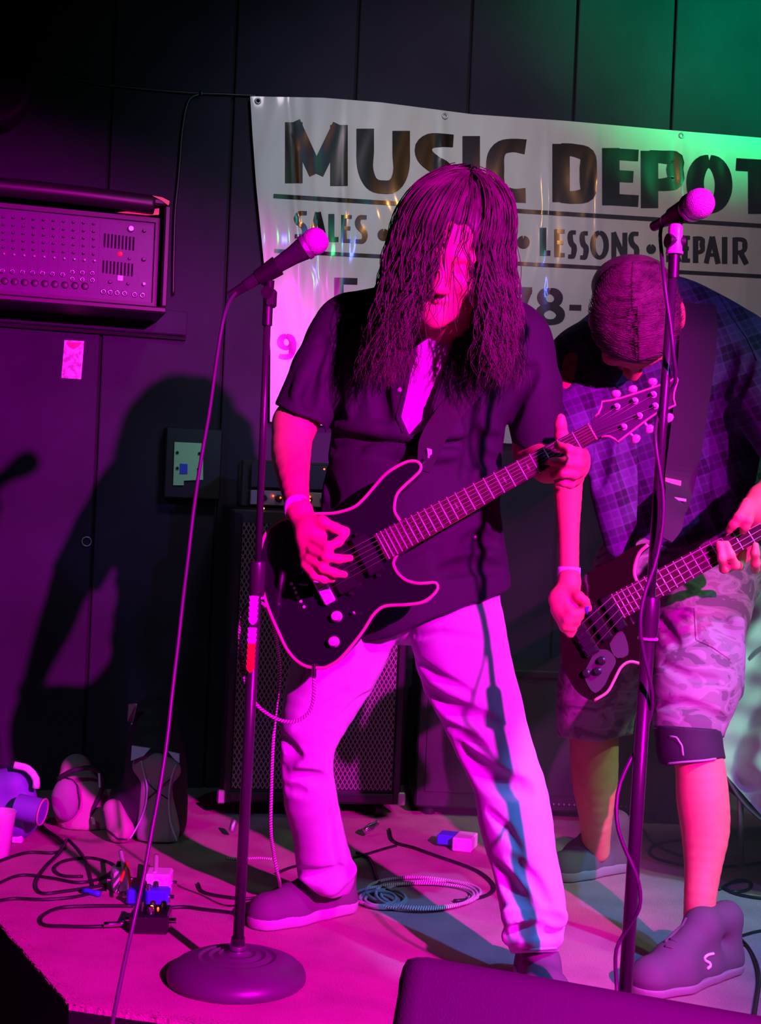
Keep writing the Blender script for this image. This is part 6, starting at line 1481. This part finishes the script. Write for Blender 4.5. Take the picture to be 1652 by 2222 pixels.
tp = pedal('white upright pedal box behind the blue pedal, right one', 340, 1948, 0.062, 0.07, 0.052, 'whitep', 0.05, 0, foot=False)
tp2 = pedal('white upright pedal box behind the blue pedal, left one', 262, 1940, 0.035, 0.07, 0.050, 'whitep', 0.3, 1, foot=False)
def wedge_light(label, pts, m, name, cat, r=0.006):
    o = tube(name, [FL(*p) for p in pts], r, M[m], n=10); return tag(o, label, cat)
wedge_light('white cable plug standing up above the right white pedal box', [(336, 1898, 0.05), (338, 1880, 0.05), (339, 1858, 0.05)], 'whitep', 'cable_plug', 'plug', 0.0062)
wedge_light('pale cable plug standing up left of the white pedal boxes', [(272, 1890, 0.06), (266, 1870, 0.06), (262, 1848, 0.06)], 'whitep', 'cable_plug', 'plug', 0.0055)
wedge_light('orange patch cable crossing over the left white pedal box', [(262, 1912, 0.05), (268, 1895, 0.06), (274, 1872, 0.062), (280, 1900, 0.05), (284, 1930, 0.02)], 'orange', 'patch_cable', 'cable', 0.0038) if 'orange' in M else None
wedge_light('bright metal jack plug lying between the blue pedal and white boxes', [(256, 1938, 0.02), (262, 1918, 0.03), (266, 1904, 0.035)], 'chrome', 'jack_plug', 'plug', 0.004)
wedge_light('blue cable plug on the carpet left of the pedals', [(180, 1932, 0.008), (200, 1936, 0.008), (216, 1940, 0.008)], 'bluep', 'cable_plug', 'plug', 0.0065)
wedge_light('metal jack plug at the end of the bowed cable, left of the lamp pedal', [(225, 2006, 0.012), (250, 2005, 0.012), (272, 2003, 0.014)], 'chrome', 'jack_plug', 'plug', 0.0055)
# small white box right of centre
c, a, b = fbox('', '', '', 1001, 1850, 0.05, 0.09, 0.04, 'whitep', -0.28)
t = thing('power_adapter', 'small white box with bluish top on the carpet between the cabinets', 'adapter', c)
MB().box(c + b * 0.045 + Z3 * 0.02, a * 0.027, b * 0.045, Z3 * 0.019, 0.003).build('adapter_case', M['whitep'], t)
MB().box(c + b * 0.06 - a * 0.05 + Z3 * 0.022, a * 0.028, b * 0.03, Z3 * 0.014, 0.003).build('adapter_body', M['bluep'], t)
MB().cyl(c - a * 0.075 + b * 0.05 + Z3 * 0.014, c - a * 0.060 + b * 0.045 + Z3 * 0.014, 0.005, n=10).build('plug', M['whitep'], t)
o = MB().lathe(FL(790, 1805, 0.018), np.array([0.8, 0.4, 0.5]), [(0, 0.006), (0.004, 0.011), (0.03, 0.011), (0.034, 0.008), (0.05, 0.007)], 16).build('jack_plug', M['chrome'], None, auto=40); tag(o, 'shiny jack plug lying in front of the mesh cabinet', 'plug')
o = MB().lathe(FL(502, 1805, 0.018), np.array([0.2, 0.4, 0.9]), [(0, 0.006), (0.004, 0.009), (0.03, 0.009), (0.034, 0.006)], 16).build('jack_plug', M['steel'], None, auto=40); tag(o, 'dim metal plug beside the left foot of the tall cabinet', 'plug')
# ---- plastic cup at the left edge
cupb = FL(-4, 1862); cup = thing('plastic_cup', 'clear plastic cup of pink drink at the left edge of the stage', 'cup', cupb)
mb = MB().lathe(cupb, Z3, [(0.0, 0.026), (0.002, 0.0275), (0.118, 0.041), (0.121, 0.043), (0.122, 0.041), (0.118, 0.0395), (0.004, 0.0255), (0.0035, 0.002)], 32); mb.build('cup_wall', M['cup'], cup, smooth=True)
MB().lathe(cupb + Z3 * 0.005, Z3, [(0, 0.0245), (0.085, 0.0345), (0.0855, 0.001)], 28).build('drink', M['liquid'], cup, auto=40)
# ---- bags
def px_field(lo, hi, h): return Field(lo, hi, h)
g = FL(155, 1800); bg = thing('backpack', 'rose-grey backpack slumped on the stage, middle of the three bags', 'backpack', g)
F_ = Field((g[0] - .28, g[1] - .25, -0.01), (g[0] + .30, g[1] + .30, 0.42), 0.006); Yb = g[1] + 0.05
F_.chain([pr(165, 1670, Yb + .03, 34), pr(168, 1740, Yb, 52), pr(178, 1780, Yb, 50)], 0.04)
F_.chain([pr(200, 1720, Yb, 30), pr(225, 1790, Yb, 26)], 0.04)
F_.plane((0, 0, 0.003), (0, 0, -1)); F_.noise(0.004, 1.2, 1.0)
F_.groove([(120, 1690), (150, 1675), (200, 1665)], 0.010, 0, 0.01)
bo = F_.build('bag_body', M['bagp'], bg)
F2 = Field((g[0] - .28, g[1] - .30, 0.0), (g[0] + .30, g[1] + .30, 0.42), 0.006)
F2.ell(P(143, 1735, Yb - 0.07), (0.042, 0.03, 0.062), None); F2.noise(0.002, 2, 2); F2.build('front_pocket', M['bagg'], bg)
seamtube(F2, [(120, 1700), (140, 1688), (165, 1695), (172, 1740), (168, 1780)], 0.003, 'zip', M['dark'], bg)
tube('shoulder_strap', [P(125, 1690, Yb - .07), P(160, 1672, Yb - .08), P(205, 1668, Yb - .07), P(225, 1700, Yb - .05), P(200, 1760, Yb - .05), P(188, 1790, Yb - .05)], 0.007, M['bagd'], bg, n=8)
MB().box(P(216, 1693, Yb - 0.075), X3 * 0.003, Y3 * 0.002, Z3 * 0.02 + X3 * -0.002, 0.001).build('zip_pull', M['whitep'], bg)
MB().box(P(203, 1781, Yb - 0.075), X3 * 0.005, Y3 * 0.002, Z3 * 0.010 + X3 * -0.002, 0.001).build('tag', M['whitep'], bg)
g = FL(345, 1825); bg = thing('backpack', 'dark backpack with pale elastic cord and light blue corner panels, beside the tall cabinet', 'backpack', g)
Yb = g[1] + 0.06
F_ = Field((g[0] - .30, g[1] - .25, -0.01), (g[0] + .25, g[1] + .30, 0.52), 0.006)
F_.chain([pr(335, 1560, Yb + .05, 48), pr(338, 1650, Yb, 66), pr(340, 1740, Yb, 66), pr(345, 1780, Yb, 60)], 0.04)
F_.chain([pr(262, 1730, Yb, 28), pr(270, 1770, Yb - .02, 34)], 0.04)
F_.plane((0, 0, 0.003), (0, 0, -1)); F_.noise(0.003, 1.2, 4.0); F_.groove([(285, 1650), (335, 1640), (390, 1655)], 0.008, 0, 0.01)
bo = F_.build('bag_body', M['bagd'], bg)
F2 = Field((g[0] - .20, g[1] - .30, 0.0), (g[0] + .20, g[1] + .2, 0.42), 0.006)
F2.chain([pr(337, 1665, Yb - 0.085, 28), pr(343, 1800, Yb - 0.075, 48)], 0.03, 0.5); F2.chain([pr(310, 1662, Yb - 0.085, 22), pr(372, 1670, Yb - 0.085, 22)], 0.03, 0.5); F2.plane((0, 0, 0.003), (0, 0, -1)); F2.noise(0.002, 2, 2); fp = F2.build('front_pocket', M['bagg'], bg)
def hitY(F, x, y, d=-0.003, alt=None):
    h = F.hit(x, y); return (h + np.array([0, d, 0])) if h is not None else P(x, y, alt)
for pts in ([(286, 1618), (326, 1624), (312, 1640), (284, 1651)], [(364, 1630), (389, 1636), (389, 1656), (376, 1645)]):
    q = [P(x, y, Yb - 0.115) for x, y in pts]; MB().prism(q, (0, 1, 0), 0.008).build('corner_panel', M['tealp'], bg)
for pts in ([(307, 1650), (314, 1680), (320, 1710), (316, 1750), (300, 1790), (282, 1820)], [(383, 1658), (372, 1690), (367, 1730), (370, 1780), (384, 1825)]):
    tube('elastic_cord', [hitY(F2, x, y, -0.004, Yb - 0.11) for x, y in pts], 0.0026, M['cordw'] if 'cordw' in M else M['whitep'], bg, n=8)
tube('elastic_cord', [hitY(F2, x, y, -0.004, Yb - 0.11) for x, y in ((316, 1690), (335, 1712), (368, 1735))], 0.0016, M['bagd'], bg, n=6)
tube('elastic_cord', [hitY(F2, x, y, -0.004, Yb - 0.11) for x, y in ((370, 1690), (345, 1712), (318, 1735))], 0.0016, M['bagd'], bg, n=6)
tube('reflective_piping', [hitY(F_, x, y, -0.004, Yb - 0.05) for x, y in ((296, 1528), (292, 1550), (286, 1572))], 0.0022, M['tealp'], bg, n=6)
q = [hitY(F_, x, y, -0.006, Yb - 0.05) for x, y in ((278, 1528), (295, 1526), (288, 1568), (276, 1566))]
MB().prism(q, (0, 1, 0), 0.003).build('side_label', M['bagg'], bg)
g = FL(262, 1828); pb = thing('pouch', 'small rounded rose-grey pouch leaning on the dark backpack', 'pouch', g)
F_ = Field((g[0] - .12, g[1] - .15, -0.01), (g[0] + .12, g[1] + .15, 0.20), 0.005); Yp = g[1] + 0.02
F_.chain([pr(245, 1755, Yp, 22), pr(262, 1800, Yp - 0.02, 30)], 0.02); F_.plane((0, 0, 0.002), (0, 0, -1)); F_.noise(0.002, 2, 1); F_.build('pouch_body', M['bagp'], pb)
seamtube(F_, [(225, 1760), (232, 1800), (256, 1820), (285, 1822)], 0.003, 'piping', M['bagd'], pb)
g = FL(35, 1850); bg = thing('gear_bag', 'violet shoulder bag with a round case at the left edge of the stage', 'bag', g)
Yb = g[1] + 0.12
F_ = Field((g[0] - .30, Yb - .25, -0.01), (g[0] + .20, Yb + .22, 0.34), 0.006)
F_.chain([pr(-30, 1715, Yb, 42), pr(30, 1705, Yb, 40), pr(40, 1725, Yb, 38)], 0.03); F_.chain([pr(-30, 1760, Yb, 50), pr(40, 1770, Yb, 48)], 0.03); F_.plane((0, 0, 0.003), (0, 0, -1)); F_.noise(0.004, 1.4, 7); F_.build('bag_body', M['bagv'] if 'bagv' in M else M['bagd'], bg)
c0, c1_ = P(38, 1750, Yb - 0.10), P(92, 1762, Yb - 0.11)
MB().cyl(c0, c1_, 0.034, n=28).build('round_case', M['bagv'] if 'bagv' in M else M['bagd'], bg, auto=30)
ob('case_rim', ring_mesh(c1_, c1_ - c0, 0.034, 0.003, 28), M['bagp'], bg)
tube('strap', [P(30, 1660, Yb - 0.06), P(60, 1668, Yb - 0.05), P(78, 1690, Yb - 0.05), P(78, 1710, Yb - 0.05)], 0.010, M['whitep'], bg, n=8)
pap = MB().box(FL(38, 1830) + Z3 * 0.03, X3 * 0.014, Y3 * 0.012, Z3 * 0.028, 0.003).build('small_carton', M['whitep']); tag(pap, 'small pale carton standing behind the plastic cup', 'carton')
# ---- white cloth hanging at the right edge
def cloth():
    nu, nv = 60, 90; V = []
    for j in range(nv):
        v = j / (nv - 1); y = 1262 + v * (1800 - 1262)
        xl = np.interp(y, [1262, 1300, 1400, 1500, 1600, 1640, 1680, 1800], [1640, 1628, 1606, 1592, 1566, 1558, 1575, 1680])
        for i in range(nu):
            u = i / (nu - 1); x = xl + (2000 - xl) * u
            yy = y - u * 60 * (1 - v); fold = 0.018 * math.sin(14 * u * (1 + v) + 9 * v + 2 * math.sin(5 * v)) + 0.010 * math.sin(31 * u + 17 * v) + 0.006 * math.sin(50 * v - 12 * u)
            V.append(P(x, yy, 3.45 + 0.25 * (1 - v) + fold - 0.06 * math.sin(math.pi * min(1, u * 1.5))))
    V = np.array(V); k = (np.arange(nv - 1)[:, None] * nu + np.arange(nu - 1)[None, :]).ravel()
    F1 = np.stack([k, k + 1, k + nu + 1, k + nu], 1); N = len(V); V2 = V + np.array([0, 0.004, 0]); F2_ = F1[:, ::-1] + N
    rim = [i for i in range(nu)] + [j * nu + nu - 1 for j in range(1, nv)] + [(nv - 1) * nu + i for i in range(nu - 2, -1, -1)] + [j * nu for j in range(nv - 2, 0, -1)]
    R_ = [[a, rim[(i + 1) % len(rim)], rim[(i + 1) % len(rim)] + N, a + N] for i, a in enumerate(rim)]
    return mesh_np('cloth', np.concatenate([V, V2]), np.concatenate([F1, F2_, np.array(R_)]).astype(np.int32), True)
ds = thing('draped_drum', 'white cloth hanging in folds over a dark drum at the right edge, lit mint green', 'drum', FL(1700, 1850))
ob('cloth', cloth(), M['cloth'], ds)
MB().lathe(P(1795, 1590, 3.62), (0, 1, 0), [(0, 0.27), (0.004, 0.28), (0.36, 0.28), (0.364, 0.27)], 48).build('drum_shell', M['dark'], ds, auto=30)
ob('drum_hoop', ring_mesh(P(1795, 1590, 3.615), (0, 1, 0), 0.282, 0.008, 48), M['steel'], ds)
for s_ in (-1, 1):
    tube('spur_leg', [P(1795 + s_ * 190, 1640, 3.75), FL(1800 + s_ * 190, 1880, 0.01)], 0.008, M['steel'], ds, n=10, smooth=False)
jk = Field((0.70, 3.35, 0.0), (1.35, 3.85, 0.22), 0.007)
jb = FL(1640, 1850); jk.ell(jb + np.array([0.04, 0.05, 0.04]), (0.11, 0.13, 0.075)); jk.ell(jb + np.array([0.16, 0.08, 0.04]), (0.12, 0.12, 0.10)); jk.plane((0, 0, 0.003), (0, 0, -1)); jk.noise(0.009, 1.6, 3.0); jk.noise(0.004, 3, 1)
jo = jk.build('plastic_bag', M['bagdg'] if 'bagdg' in M else M['gloss']); tag(jo, 'shiny dark crumpled bag on the floor under the white cloth', 'bag')
GR = {'cable': 'cables lying and hanging around the stage', 'pedal': 'effect pedals on the carpet', 'backpack': 'backpacks behind the pedals', 'microphone': 'vocal microphones', 'microphone stand': 'microphone stands at the front of the stage', 'plug': 'loose cable plugs', 'speaker cabinet': 'speaker cabinets along the back wall'}
for o in C.objects:
    if o.parent is None and o.get('category') in GR and 'group' not in o: o['group'] = GR[o['category']]
